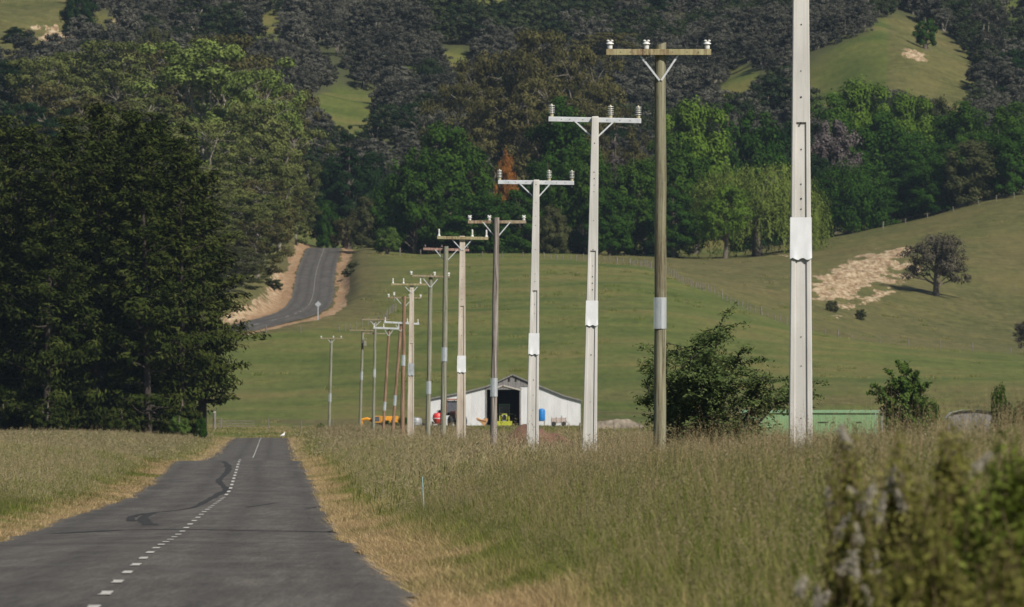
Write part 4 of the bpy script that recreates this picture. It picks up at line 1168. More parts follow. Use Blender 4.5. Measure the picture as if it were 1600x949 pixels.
A = lambda x, y, front, mat, kind, ins, brace=None, h=.12: dict(x=x, y=y, front=front, mat=mat, kind=kind, ins=ins, brace=brace, h=h)
POLES = [
 dict(d=215, kind='c', mat='conc', x=(1251, 1251.5), top=-125, w=(23, 38.5), recess=193, band=(340, 405), arms=[A((1140, 1362), (-108, -106), False, 'galv', 'stack', (1146, 1290, 1356), (1190, 1315, -60))],
      label='nearest and largest concrete pole, its head above the picture'),
 dict(d=280, kind='w', mat='wood_green', x=(1031, 1032), top=69, w=(17.5, 19.5), slant=.35, band=(465, 514), arms=[A((947, 1111), (82, 82), True, 'arm_lichen', 'shed', (953, 1010, 1105), (997, 1062, 126), .135)],
      label='nearest wooden pole, lichen green, with a yellow lichened crossarm and white insulators'),
 dict(d=345, kind='c', mat='conc', x=(920, 930), top=182, w=(11, 24.5), recess=393, band=(470, 509), arms=[A((857, 1002), (186, 189), False, 'galv', 'stack', (862, 954, 997.5), (897, 961, 213), .135)],
      label='concrete pole second from the right, with a steel arm level above the tree belt'),
 dict(d=412, kind='c', mat='conc', x=(831, 838), top=281, w=(9.5, 21), recess=455, band=(521, 554), arms=[A((778, 897), (284.5, 286), False, 'galv', 'stack', (780.5, 858, 893.5), (811, 861, 307), .135)],
      label='concrete pole standing in front of the right half of the barn'),
 dict(d=490, kind='w', mat='wood_grey', x=(770, 776), top=340, w=(8.5, 11.5), band=(591, 620), arms=[A((731, 822), (347, 347), False, 'arm_brown', 'shed', (734, 764.5, 818.5), (755, 797, 368))],
      label='silver grey wooden pole standing in front of the barn door'),
 dict(d=550, kind='c', mat='conc_beige', x=(720, 722.5), top=369, w=(8.5, 16), recess=479, band=(556, 582), arms=[A((683, 763), (371.5, 373), True, 'arm_lichen', 'slim', (686, 738, 760), (705, 739, 391), .13)],
      label='beige concrete pole standing in front of the left half of the barn'),
 dict(d=615, kind='w', mat='wood_moss', x=(692, 697), top=385, w=(7.5, 9.5), band=(543, 565), arms=[A((661, 733), (389, 391), False, 'arm_pink', 'stub', (664, 690, 730), (680, 715, 406))],
      label='grey green mottled wooden pole with a pinkish arm left of the beige concrete pole'),
 dict(d=700, kind='w', mat='wood_moss', x=(668, 673), top=429, w=(6, 8), band=(596, 616), arms=[A((644, 703), (431, 433), True, 'arm_brown', 'shed', (642.5, 679, 701), (659, 687, 449), .10)],
      label='grey green wooden pole passing the left end of the barn'),
 dict(d=770, kind='c', mat='conc_beige', x=(641, 643.5), top=444, w=(6.5, 11.5), recess=537, band=(568, 587), bandmat='galv_dull', arms=[A((611, 667), (444.5, 445), True, 'arm_lichen', 'slim', (614, 630.5, 657), (630, 655, 458))],
      label='slim beige concrete pole with a dull grey guard, left of the barn'),
 dict(d=870, kind='w', mat='wood_rust', x=(628, 632), top=463, w=(5, 7), band=(555, 572), arms=[A((605, 658), (465, 466), False, 'arm_brown', 'shed', (607, 640, 657), (619, 645, 478), .09)],
      label='rust brown wooden pole touching the left side of the slim beige concrete pole'),
 dict(d=1000, kind='w', mat='wood_rust', x=(612, 626.5), top=507, w=(4.3, 5), band=(618, 634), arms=[A((600, 655), (503.5, 506.5), True, 'galv', 'slim', (602, 636.5, 653), (617, 635, 518), .14)],
      label='leaning rust brown pole with a long white steel arm'),
 dict(d=1080, kind='w', mat='wood_rust', x=(598, 608), top=514, w=(3.8, 4.8), band=(628, 642), arms=[A((583.5, 625), (512.5, 514), True, 'galv', 'slim', (584.5, 599.5, 623), (600, 616, 525), .15)],
      label='leaning brown pole with a white steel arm lower than its right neighbour'),
 dict(d=1120, kind='w', mat='wood_moss', x=(583, 586.5), top=502, w=(4, 4.8), band=(577, 590), arms=[A((566, 608), (499.5, 499.5), True, 'arm_brown', 'stub', (567, 592, 607), (577, 597, 510), .10), A((568, 602), (521, 521.5), False, 'arm_brown', 'stub', (579,), None, .10)],
      label='grey green distant pole carrying two brown crossarms one above the other'),
 dict(d=1220, kind='w', mat='wood_moss', x=(562, 567), top=518, w=(3.8, 4.6), band=(581, 594), arms=[A((546, 585), (516, 517), True, 'arm_brown', 'stub', (548, 569.5, 579), None, .10)], box=(570.5, 537),
      label='distant leaning pole with a small transformer below its arm'),
 dict(d=1320, kind='w', mat='wood_moss', x=(514, 518), top=531, w=(3.8, 4.6), band=(615, 628), arms=[A((501, 535.5), (529, 529), True, 'arm_brown', 'shed', (502, 521, 533), (511, 524, 536), .10)],
      label='farthest pole, leftmost of the row, alone against the pasture'),
]
for sp in POLES: utility_pole(sp)

# ================================================================== FENCES
M['post'] = blotch('weathered fence timber', [(.36, (.10, .088, .07)), (.64, (.22, .20, .17))], (3, 3, 1), 3, .9)
M['wire'] = plain('fence wire', (.22, .22, .22), .5, .6)
def fence(label, stations, gap, h=1.15, wires=(.3, .55, .8, 1.02), rad=.065, strainers=(), broken=.0):
    """posts along (px, distance) stations, wires stapled to them"""
    pts = [gpt(px, d) for px, d in stations]
    root = thing('post_fence', label, 'fence', pts[0])
    rr = random.Random(len(label)); ps = []
    me = MB().tube([(0, 0, -.4), (0, 0, h * .5), (0, 0, h)], [rad, rad * .97, rad * .92], 7); m0 = me.build('post', M['post'], root); mesh0 = m0.data; bpy.data.objects.remove(m0)
    for a, b in zip(pts[:-1], pts[1:]):
        n = max(1, int((b - a).length / gap))
        for i in range(n):
            p = a.lerp(b, i / n); x, y = p.x + rr.uniform(-.1, .1), p.y; ps.append(Vector((x, y, gz(x, y))))
    ps.append(pts[-1])
    for i, p in enumerate(ps):
        o = link('post', mesh0, root, p - pts[0]); o.rotation_euler = (rr.gauss(0, .04), rr.gauss(0, .05), rr.uniform(0, 6))
        s = rr.uniform(.8, 1.12); f_ = 1.6 if (i % 9 == 0) else 1.0; o.scale = (f_, f_, s * (1.12 if f_ > 1 else 1))
    for w in wires:
        MB().tube([p - pts[0] + Vector((0, -.06, w)) for p in ps], .006, 3).build('fence_wire', M['wire'], root)
fence('low post and wire fence along the foot of the hill', [(345, 1438), (420, 1436), (520, 1432), (610, 1430), (665, 1432)], 3.6)
fence('post fence crossing the flat right of the barn', [(905, 1395), (960, 1390), (1040, 1385), (1150, 1380)], 3.5)
fence('fence along the brow below the tree belt', [(625, 2225), (720, 2215), (850, 2205), (985, 2150)], 4.2, rad=.09)
fence('fence running down the fold of the hill to the right edge', [(985, 2150), (1060, 2060), (1110, 2000), (1180, 1950), (1250, 1915), (1330, 1898), (1420, 1892), (1520, 1885), (1640, 1880)], 4.5, rad=.08)
fence('fence up the ridge under the right hand trees', [(1380, 2392), (1450, 2390), (1530, 2392), (1640, 2400)], 4.0, rad=.09)
fence('roadside fence below the bend of the hill road', [(415, 1775), (470, 1772), (530, 1778), (600, 1815), (618, 1860)], 4.5, rad=.07)
# gate post at the end of the low fence
gp = gpt(335, 1425); t_ = thing('gate_post', 'stout grey gate post right of the pines', 'gate post', gp)
MB().tube([(0, 0, -.5), (0, 0, 1.0), (0.02, 0, 2.0)], [.2, .19, .18], 9).build('post', M['post'], t_)
MB().box((.02, -.02, 2.06), (.30, .28, .12)).build('pale_cap', M['conc'], t_, bevel=.02)
g0 = thing('field_gate', 'grey rail gate beside the stout gate post', 'gate', gp + Vector((.2, 0, 0)))
for k in range(3): MB().box((2.3, .1, .45 + .3 * k), (4.2, .04, .06)).build('rail', M['post'], g0)
for k in range(4): MB().box((.35 + 1.3 * k, .145, .75), (.06, .04, .75)).build('upright', M['post'], g0)

# ================================================================== THE FARM YARD
M['white_iron'] = blotch('white painted iron', [(.36, (.52, .53, .54)), (.64, (.60, .61, .62))], (1, 1, .35), 1.2, .55, bstr=.05)
M['roof_iron'] = blotch('grey roof iron', [(.3, (.20, .20, .20)), (.7, (.34, .33, .32))], (1, 1, 1), .8, .6, bstr=.1)
M['grey_board'] = blotch('grey weathered boards', [(.3, (.12, .115, .115)), (.7, (.25, .24, .24))], (5, 5, .5), 2.0, .9)
M['pale_board'] = blotch('pale timber trim', [(.3, (.32, .29, .25)), (.7, (.50, .47, .42))], (3, 3, 1), 2.0, .8)
M['inside'] = plain('dim barn lining', (.05, .048, .045), .9)
M['tyre'] = plain('black rubber', (.02, .02, .02), .85)
M['lime'] = plain('yellow green tractor paint', (.34, .36, .03), .45)
M['rust'] = blotch('rusty red paint', [(.3, (.11, .045, .03)), (.7, (.24, .11, .075))], nscale=4, rough=.8)
M['orange'] = plain('orange machine paint', (.62, .26, .02), .5)
M['tan'] = plain('faded orange paint', (.45, .24, .10), .7)
M['red'] = plain('red machine paint', (.55, .035, .03), .45)
M['blue'] = plain('blue plastic', (.012, .16, .46), .4)
M['glassy'] = plain('dusty cab glass', (.07, .075, .09), .25, var=.4)
M['steelgrey'] = plain('grey steel', (.26, .27, .28), .5, .3)
M['pinkish'] = plain('faded pinkish boards', (.40, .31, .27), .8)
M['green_iron'] = blotch('light green sheet iron', [(.36, (.155, .26, .125)), (.64, (.185, .30, .15))], (1, 1, .4), 1.0, .6, bstr=.08)

BD = 1500.0; BS = ppm(BD)
bb = gpt(790, BD)
bb.z = ZC + (YH - 665.5) / BS
barn = thing('barn', 'white iron barn with a grey boarded gable and a tall dark doorway', 'barn', bb)
bxx = lambda px: (px - 790) / BS
bzz = lambda py: (665.5 - py) / BS
prof = [(bxx(672), bzz(622.5)), (bxx(727), bzz(612)), (bxx(761), bzz(603.5)), (bxx(801), bzz(585)), (bxx(824), bzz(595)), (bxx(881), bzz(618)), (bxx(907), bzz(625))]
ptop = lambda x: float(np.interp(x, [p[0] for p in prof], [p[1] for p in prof]))
dl, dr_, dtop = bxx(759.5), bxx(813), bzz(609)
DEEP = 16.0
def iron_wall(name, x0, x1, zlow, cap=None, mat='white_iron', y=0.0, axis='x', tops=None):
    n = max(4, int(abs(x1 - x0) / .075)); vs = []; fs = []
    for i in range(n + 1):
        x = x0 + (x1 - x0) * i / n; o = .010 * math.cos(i * math.pi)
        zt = tops if tops is not None else (min(ptop(x) - .03, cap) if cap else ptop(x) - .03)
        vs += [(x, y + o, zlow), (x, y + o, zt)] if axis == 'x' else [(y + o, x, zlow), (y + o, x, zt)]
    fs = [(2 * i, 2 * i + 2, 2 * i + 3, 2 * i + 1) for i in range(n)]
    return MB().add(vs, fs).build(name, M[mat], barn)
sheets = []
def sheet_run(x0, x1, cap=None, capf=None):
    n = max(1, round((x1 - x0) / 1.5))
    for i in range(n):
        a = x0 + (x1 - x0) * i / n; b = x0 + (x1 - x0) * (i + 1) / n
        iron_wall('wall_sheet', a, b + .03, -.3, cap, y=-.006 * (i % 2))
sheet_run(prof[0][0], dl)
sheet_run(dr_, bxx(824), bzz(605))
sheet_run(bxx(824), prof[-1][0])
iron_wall('side_wall', 0, DEEP, -.3, y=prof[0][0] + .03, axis='y', tops=prof[0][1] - .05)
iron_wall('side_wall', 0, DEEP, -.3, y=prof[-1][0] - .03, axis='y', tops=prof[-1][1] - .05)
MB().add([(prof[0][0], DEEP, -.3), (prof[-1][0], DEEP, -.3)] + [(x, DEEP, z - .05) for x, z in reversed(prof)], [tuple(range(9))]).build('back_wall', M['inside'], barn)
nb_ = 17
for i in range(nb_):                                             # boards of the gable over the door
    a = bxx(759) + (bxx(825) - bxx(759)) * i / nb_; b = bxx(759) + (bxx(825) - bxx(759)) * (i + 1) / nb_ - .02
    zl = dtop if b < dr_ + .1 else bzz(604.5)
    ta, tb = ptop(a) - .04, ptop(b) - .04
    if max(ta, tb) - zl < .1: continue
    yy = -.05 - random.uniform(0, .02)
    MB().add([(a, yy, zl), (b, yy, zl), (b, yy, tb), (a, yy, ta), (a, yy + .03, zl), (b, yy + .03, zl), (b, yy + .03, tb), (a, yy + .03, ta)],
             [(0, 1, 2, 3), (7, 6, 5, 4), (0, 4, 5, 1), (1, 5, 6, 2), (2, 6, 7, 3), (3, 7, 4, 0)]).build('gable_board', M['grey_board'], barn)
for (a, b) in (((776, 606), (786, 602.5)), ((786, 602.5), (813, 609.5))):
    p, q = Vector((bxx(a[0]), -.13, bzz(a[1]))), Vector((bxx(b[0]), -.13, bzz(b[1])))
    MB().box((p + q) / 2, ((q - p).length + .1, .05, .16), (0, -math.atan2(q.z - p.z, q.x - p.x), 0)).build('door_hood_board', M['pale_board'], barn)
for x in (bxx(795.5), bxx(806)):
    MB().box((x, -.09, bzz(593.5)), (.22, .05, .42)).build('gable_vent', M['dark'], barn)
for sx in (dl, dr_): MB().box((sx, .02, dtop / 2 - .1), (.18, .16, dtop + .2)).build('door_post', M['grey_board'], barn)
MB().box(((dl + dr_) / 2, .05, dtop + .08), (dr_ - dl + .3, .14, .2)).build('door_lintel', M['grey_board'], barn)
for i in range(len(prof) - 1):                                   # roof slopes, corrugated down the fall
    (x0, z0), (x1, z1) = prof[i], prof[i + 1]
    if i == 0: x0 -= .25; z0 -= .05
    if i == len(prof) - 2: x1 += .25; z1 -= .07
    n = 80; vs = []
    for k in range(n + 1):
        y = -.22 + (DEEP + .4) * k / n; o = .02 * math.cos(k * math.pi)
        vs += [(x0, y, z0 + o), (x1, y, z1 + o)]
    MB().add(vs, [(2 * k, 2 * k + 1, 2 * k + 3, 2 * k + 2) for k in range(n)]).build('roof_slope', M['roof_iron'], barn)
    ln = math.hypot(x1 - x0, z1 - z0)
    MB().box(((x0 + x1) / 2, -.24, (z0 + z1) / 2 - .05), (ln, .04, .15), (0, -math.atan2(z1 - z0, x1 - x0), 0)).build('barge_board', M['grey_board'], barn)
MB().box((0, DEEP / 2, -.12), (prof[-1][0] - prof[0][0] - .3, DEEP - .2, .1)).build('floor', M['inside'], barn)

def wheel(x, y, rad, wid, parent, rim='steelgrey', name='wheel'):
    w = MB().lathe([(rad * .55, -wid / 2), (rad * .93, -wid / 2), (rad, -wid * .3), (rad, wid * .3), (rad * .93, wid / 2), (rad * .55, wid / 2)], (x, y, rad), 20, axis='x').build(name, M['tyre'], parent, True)
    MB().lathe([(.02, -wid * .42), (rad * .3, -wid * .40), (rad * .56, -wid * .2), (rad * .56, wid * .2), (rad * .3, wid * .40), (.02, wid * .42)], (x, y, rad), 16, axis='x').build('rim', M[rim], w, True)
    lug = MB()
    for k in range(16):
        a = 6.283 * k / 16
        lug.box((x, y + math.cos(a) * rad, rad + math.sin(a) * rad), (wid * .95, .07, .06), (a, 0, 0))
    q = lug.build('tread_lugs', M['tyre'], w); q['kind'] = 'stuff'
def tractor(loc, paint, label, roof, loader=True, rotz=0.0, s=1.0, name='tractor'):
    t = thing(name, label, 'tractor', loc, rotz); t.scale = (s, s, s)
    MB().prism([(-.36, .75), (.36, .75), (.36, 1.35), (.26, 1.52), (-.26, 1.52), (-.36, 1.35)], -2.0, -.3).build('bonnet', M[paint], t, bevel=.04)
    MB().box((0, -2.03, 1.1), (.5, .05, .6)).build('grille', M['dark'], t)
    for sx in (-.22, .22): MB().lathe([(.07, -.03), (.06, .02)], (sx, -2.06, 1.28), 8, axis='y').build('headlight', M['porc'], t)
    MB().box((0, -.9, .72), (.5, 2.2, .3)).build('chassis', M['steelgrey'], t)
    cab = MB()
    for sx in (-.6, .6):
        for sy in (-.25, .95): cab.box((sx, sy, 1.9), (.08, .08, 1.3))
    cab.box((0, .95, 1.3), (1.2, .06, .5)).build('cab_frame', M[paint], t)
    MB().box((0, .35, 1.92), (1.12, 1.1, 1.15)).build('cab_glass', M['glassy'], t)
    MB().box((0, .35, 2.62), (1.45, 1.6, .16), taper=.9).build('cab_roof', M[roof], t, bevel=.04)
    MB().tube([(.25, -1.2, 1.5), (.25, -1.2, 2.3)], .04, 8).build('exhaust', M['steel_dark'], t)
    for sx in (-1, 1):
        wheel(sx * .85, .75, .78, .42, t, paint); wheel(sx * .72, -1.55, .48, .28, t, paint)
        MB().prism([(sx * .62, 1.45), (sx * 1.08, 1.45), (sx * 1.08, 1.53), (sx * .62, 1.53)], .1, 1.4).build('mudguard', M[paint], t)
    if loader:
        for sx in (-.55, .55): MB().tube([(sx, .0, 1.4), (sx, -1.8, 1.15), (sx, -2.7, .35)], .07, 6).build('loader_arm', M[paint], t)
        MB().prism([(-.95, .08), (.95, .08), (.95, .62), (-.95, .62)], -3.1, -3.05).prism([(-.95, .05), (.95, .05), (.95, .12), (-.95, .12)], -3.6, -3.05).build('loader_bucket', M[paint], t)
    return t
yard = lambda px, d=1492.0: Vector(((px - 800) / ppm(d), d, gz((px - 800) / ppm(d), d)))
q = yard(788, 1500); q.y = 1503.2; q.z = bb.z - .07
tractor(q, 'lime', 'yellow green tractor parked inside the barn doorway', 'green_iron')
tractor(yard(706, 1490), 'rust', 'rusty red tractor with a cab left of the barn door', 'rust', False, .35, 1.22)

q = yard(684, 1484); t = thing('fertiliser_spreader', 'round red hopper machine at the left corner of the barn', 'farm machine', q)
MB().lathe([(.25, .35), (.45, .55), (.62, .95), (.60, 1.35), (.42, 1.6), (.10, 1.66)], (0, 0, 0), 20).build('hopper', M['red'], t, True)
MB().box((0, 0, .38), (1.1, .12, .12)).box((-.1, -.9, .4), (.08, 1.4, .08)).build('frame', M['red'], t)
MB().lathe([(.63, .93), (.645, .95), (.645, 1.0), (.63, 1.02)], (0, 0, 0), 20).build('hopper_band', M['porc'], t, True)
for sx in (-.62, .62): wheel(sx, .1, .3, .16, t, 'red')

q = yard(753, 1486); t = thing('loader_bucket', 'faded orange bucket tipped on its edge left of the barn door', 'bucket', q)
pl = [(-.75, .95), (-.55, 1.08), (.0, .82), (.45, .98), (.72, .92), (.68, .62), (.45, .42), (.42, 0), (.2, .05), (-.1, .45), (-.55, .75)]
MB().prism(pl, -.3, .3).build('shell', M['tan'], t, bevel=.03)
MB().box((-.05, -.33, .72), (1.1, .04, .08), (0, .2, 0)).build('lip', M['rust'], t)

q = yard(846, 1494); t = thing('water_tank', 'blue plastic tank on a dark stand against the barn', 'tank', q)
MB().lathe([(.30, .62), (.44, .66), (.46, .75), (.46, 1.75), (.40, 1.95), (.22, 2.05), (.12, 2.08)], (0, 0, 0), 22).build('vessel', M['blue'], t, True)
for sx in (-.35, .35):
    for sy in (-.3, .3): MB().box((sx, sy, .3), (.09, .09, .64)).build('leg', M['steel_dark'], t)
MB().box((0, 0, .595), (.95, .8, .05)).build('platform', M['steel_dark'], t)

q = yard(873, 1488); t = thing('farm_trailer', 'small faded trailer with low sides at the right of the barn', 'trailer', q)
for k in range(3): MB().box((0, -.6, .55 + .19 * k), (1.75, .04, .16)).build('side_board', M['pinkish'], t)
for k in range(3): MB().box((0, .6, .55 + .19 * k), (1.75, .04, .16)).build('side_board', M['pinkish'], t)
for sx in (-.88, .88): MB().box((sx, 0, .72), (.05, 1.16, .5)).build('end_board', M['pinkish'], t)
MB().box((0, 0, .43), (1.8, 1.2, .07)).build('deck', M['steelgrey'], t)
for sx in (-.85, -.3, .3, .85): MB().box((sx, -.64, .75), (.05, .03, .72)).build('stake', M['steel_dark'], t)
for k, sx in enumerate((-.6, .6)):
    w_ = MB().lathe([(.16, -.08), (.28, -.07), (.30, -.03), (.30, .03), (.28, .07), (.16, .08)], (sx, -.55, .3), 16, axis='y').build('wheel', M['tyre'], t, True)
MB().box((.35, 0, 1.1), (.12, .4, .35)).box((.2, 0, .95), (.6, .5, .12)).build('load', M['steelgrey'], t)

q = gpt(598, 1425); t = thing('excavator', 'orange digger with its arm folded behind the dark bush', 'digger', q)
for sy in (-.75, .75):
    MB().prism([(-1.6, .15), (-1.3, 0), (1.3, 0), (1.6, .15), (1.6, .5), (1.3, .65), (-1.3, .65), (-1.6, .5)], sy - .22, sy + .22).build('track', M['tyre'], t, bevel=.05)
MB().box((0, 0, .72), (1.6, 1.0, .2)).build('turntable', M['steel_dark'], t)
MB().prism([(-.2, .85), (1.75, .85), (1.85, 1.1), (1.75, 1.6), (-.2, 1.6)], -.85, .85).build('engine_cover', M['orange'], t, bevel=.05)
MB().prism([(-1.2, .85), (-.25, .85), (-.25, 1.62), (-1.2, 1.62)], -.85, .1).build('body', M['orange'], t, bevel=.04)
MB().prism([(-1.1, 1.0), (-.35, 1.0), (-.35, 1.55), (-.95, 1.55)], -.87, -.86).build('side_window', M['glassy'], t)
MB().tube([(-1.0, .4, 1.0), (-1.8, .4, 1.3), (-2.5, .4, 1.15)], [.2, .18, .16], 6).build('boom', M['orange'], t)
MB().tube([(-2.5, .4, 1.15), (-2.3, .4, .6)], [.15, .11], 6).build('dipper_arm', M['orange'], t)
MB().prism([(-2.5, .6), (-2.05, .55), (-2.0, .15), (-2.35, .05), (-2.65, .2)], .05, .75).build('digging_bucket', M['tan'], t, bevel=.02)

q = gpt(650, 1415); t = thing('milk_vat', 'grey steel tank left of the barn behind the poles', 'tank', q)
MB().lathe([(.58, .2), (.66, .25), (.68, .3), (.68, 1.25), (.60, 1.42), (.30, 1.52), (.12, 1.55)], (0, 0, 0), 22).build('vessel', M['steelgrey'], t, True)
for k in range(3): MB().lathe([(.675, .4 + .3 * k), (.70, .41 + .3 * k), (.70, .45 + .3 * k), (.675, .46 + .3 * k)], (0, 0, 0), 22).build('hoop', M['galv_dull'], t, True)
for a in range(4): MB().box((.45 * math.cos(a * 1.57 + .8), .45 * math.sin(a * 1.57 + .8), .1), (.1, .1, .3)).build('leg', M['steel_dark'], t)

# green shed, netting and grey roof at the right
SD = 950.0; ss = ppm(SD); q = gpt(1262, SD); q.z = ZC + (YH - 690) / ss
t = thing('green_shed', 'long low light green shed behind the nearest pole', 'shed', q)
sxl, sxr, shz = (1160 - 1262) / ss, (1372 - 1262) / ss, (690 - 646) / ss
n = 7
for i in range(n):
    a = sxl + (sxr - sxl) * i / n; b = sxl + (sxr - sxl) * (i + 1) / n; m_ = MB(); k_ = 16; vs = []
    for k in range(k_ + 1):
        x = a + (b - a) * k / k_; o = .004 * math.cos(k * math.pi) - .004 * (i % 2); vs += [(x, o, -.6), (x, o, shz)]
    m_.add(vs, [(2 * k, 2 * k + 2, 2 * k + 3, 2 * k + 1) for k in range(k_)]).build('wall_sheet', M['green_iron'], t)
MB().box(((sxl + sxr) / 2, 2.0, shz / 2 - .3), (sxr - sxl - .05, 3.9, shz + .5)).build('shed_body', M['green_iron'], t)
MB().add([(sxl - .1, -.12, shz + .03), (sxr + .1, -.12, shz + .03), (sxr + .1, 4.2, shz + .25), (sxl - .1, 4.2, shz + .25)], [(0, 1, 2, 3)]).build('roof', M['green_iron'], t)
for a, b in ((1278, 1294), (1300, 1304), (1338, 1346)):
    MB().box((((a + b) / 2 - 1262) / ss, -.03, (690 - 660) / ss), ((b - a) / ss, .03, .06)).build('wall_slot', M['dark'], t)
q = gpt(1392, 900); q.z = ZC + (YH - 690) / ppm(900)
t = thing('netting_cage', 'grey wire netting cage right of the green shed', 'cage', q)
s9 = ppm(900)
top_ = [((x - 1392) / s9, (690 - y) / s9) for x, y in ((1368, 643), (1378, 641), (1392, 641), (1402, 652), (1416, 662), (1432, 676))]
for x, z in top_: MB().tube([(x, 0, -.5), (x, 0, z)], .035, 6).build('post', M['galv_dull'], t)
MB().tube([(x, 0, z) for x, z in top_], .03, 6).build('top_rail', M['galv_dull'], t)
net = MB()
for k in range(5): net.tube([(x, 0, z * (k + .5) / 5.5) for x, z in top_], .010, 3)
for k in range(24):
    x = top_[0][0] + (top_[-1][0] - top_[0][0]) * k / 23; net.tube([(x, 0, -.4), (x, 0, float(np.interp(x, [a for a, b in top_], [b for a, b in top_])))], .009, 3)
nn = net.build('netting', M['galv_dull'], t); nn['kind'] = 'stuff'
q = gpt(1512, 780); s8 = ppm(780); q.z = ZC + (YH - 690) / s8
t = thing('grey_shed', 'low shed with a pale curved grey roof among shrubs at the right', 'shed', q)
arc = [((x - 1512) / s8, (690 - y) / s8) for x, y in ((1478, 654), (1487, 645), (1505, 641), (1530, 640), (1552, 643), (1566, 650))]
n = 40; vs = []
for k in range(n + 1):
    y = 3.5 * k / n; vs += [(x, y, z + .012 * math.cos(k * math.pi)) for x, z in arc]
MB().add(vs, [(k * 6 + j, k * 6 + j + 1, k * 6 + 7 + j, k * 6 + 6 + j) for k in range(n) for j in range(5)]).build('roof', M['galv'], t)
MB().add([(arc[0][0] + .1, .2, -.6), (arc[-1][0] - .1, .2, -.6)] + [(x * .97, .2, z - .04) for x, z in reversed(arc)], [tuple(range(8))]).build('front_wall', M['grey_board'], t)
for sx in (arc[0][0] + .1, arc[-1][0] - .1): MB().box((sx, 1.8, .5), (.06, 3.2, 2.0)).build('side_wall', M['grey_board'], t)

# ------------------------------------------------------------------ small things
q = gpt(497, 1815); s_ = ppm(1815); zt = (ZC + (YH - 469) / s_) - q.z
t = thing('road_sign', 'white diamond sign on a post below the hill road', 'sign', q)
MB().box((0, 0, zt / 2 - .2), (.16, .10, zt + .1)).build('sign_post', M['galv_dull'], t)
MB().box((0, -.08, zt - .62), (.66, .02, .66), (0, R(45), 0)).build('sign_panel', M['galv_dull'], t)
q = gpt(616, 1900); t = thing('marker_post', 'small pale marker post on the pasture left of the pole row', 'marker post', q)
MB().tube([(0, 0, -.3), (0, 0, 1.4)], .06, 7).build('post', M['grey_board'], t)
MB().box((0, -.07, 1.2), (.22, .02, .5)).build('plate', M['white_iron'], t)
dq = 252.0; q = gpt(663.5, dq); zt = (ZC + (YH - 747) / ppm(dq)) - q.z
t = thing('marker_stake', 'thin pale blue stake leaning in the verge grass', 'stake', q); t.rotation_euler = (0, R(-2.2), 0)
M['bluestake'] = plain('pale blue plastic', (.28, .46, .48), .5)
MB().tube([(0, 0, -.2), (0, 0, zt * .55), (-.004, 0, zt)], [.009, .009, .008], 6).build('rod', M['bluestake'], t)
MB().tube([(-.004, 0, zt), (-.004, 0, zt + .02)], [.012, .010], 6).build('cap', M['bluestake'], t)

# the white bird at the crest
M['feather'] = plain('white feathers', (.80, .80, .78), .8, var=.06)
bd = 1236.0; bxp = (442 - 800) / ppm(bd); q = Vector((bxp, bd, float(camber(np.array([bxp]), np.array([bd]))[0])))
t = thing('bird', 'white bird standing at the crest of the road', 'bird', q, 0)
spine = [(-.30, .17, .02), (-.22, .20, .05), (-.12, .24, .10), (0, .30, .125), (.09, .38, .105), (.12, .45, .065), (.13, .51, .045), (.145, .55, .052), (.17, .57, .045), (.20, .565, .02)]
bm_ = MB().tube([(x, 0, z) for x, z, r_ in spine], [r_ for *_, r_ in spine], 12)
bm_.build('body', M['feather'], t, True)
for sy in (-1, 1):
    MB().tube([(-.28, sy * .05, .20), (-.10, sy * .10, .27), (.04, sy * .105, .34)], [.012, .06, .02], 8).build('wing', M['feather'], t, True)
    MB().tube([(-.01, sy * .04, .22), (0, sy * .045, 0.0)], .012, 5).build('leg', M['orange'], t)
    MB().box((.03, sy * .045, .008), (.10, .07, .012)).build('foot', M['orange'], t)
MB().tube([(.20, 0, .565), (.27, 0, .55)], [.018, .004], 6).build('beak', M['orange'], t)

# ================================================================== GRASS AND WEEDS
def grass_material():
    m, nt, out = new_mat('long grass')
    h = attr(nt, 'h'); v = attr(nt, 'v'); k = attr(nt, 'k'); dr = attr(nt, 'dry', 'INSTANCER')
    g_ = mix(nt, v, (.050, .086, .011), (.190, .225, .045))
    y_ = mix(nt, v, (.28, .190, .095), (.60, .455, .255))
    f = mth(nt, 'ADD', mth(nt, 'MULTIPLY_ADD', mth(nt, 'SUBTRACT', v, .5), .45, dr), mth(nt, 'MULTIPLY', h, .10), clamp=True)
    c = mix(nt, f, g_, y_)
    seed = mix(nt, v, (.17, .135, .080), (.44, .365, .24))
    c = mix(nt, mth(nt, 'MULTIPLY', k, .9), c, seed)
    d = node(nt, 'ShaderNodeBsdfDiffuse'); t = node(nt, 'ShaderNodeBsdfTranslucent'); s = node(nt, 'ShaderNodeMixShader')
    nt.links.new(c, d.inputs[0]); nt.links.new(c, t.inputs[0]); s.inputs[0].default_value = .35
    nt.links.new(d.outputs[0], s.inputs[1]); nt.links.new(t.outputs[0], s.inputs[2]); nt.links.new(s.outputs[0], out.inputs['Surface'])
    return m
M['grass'] = grass_material()
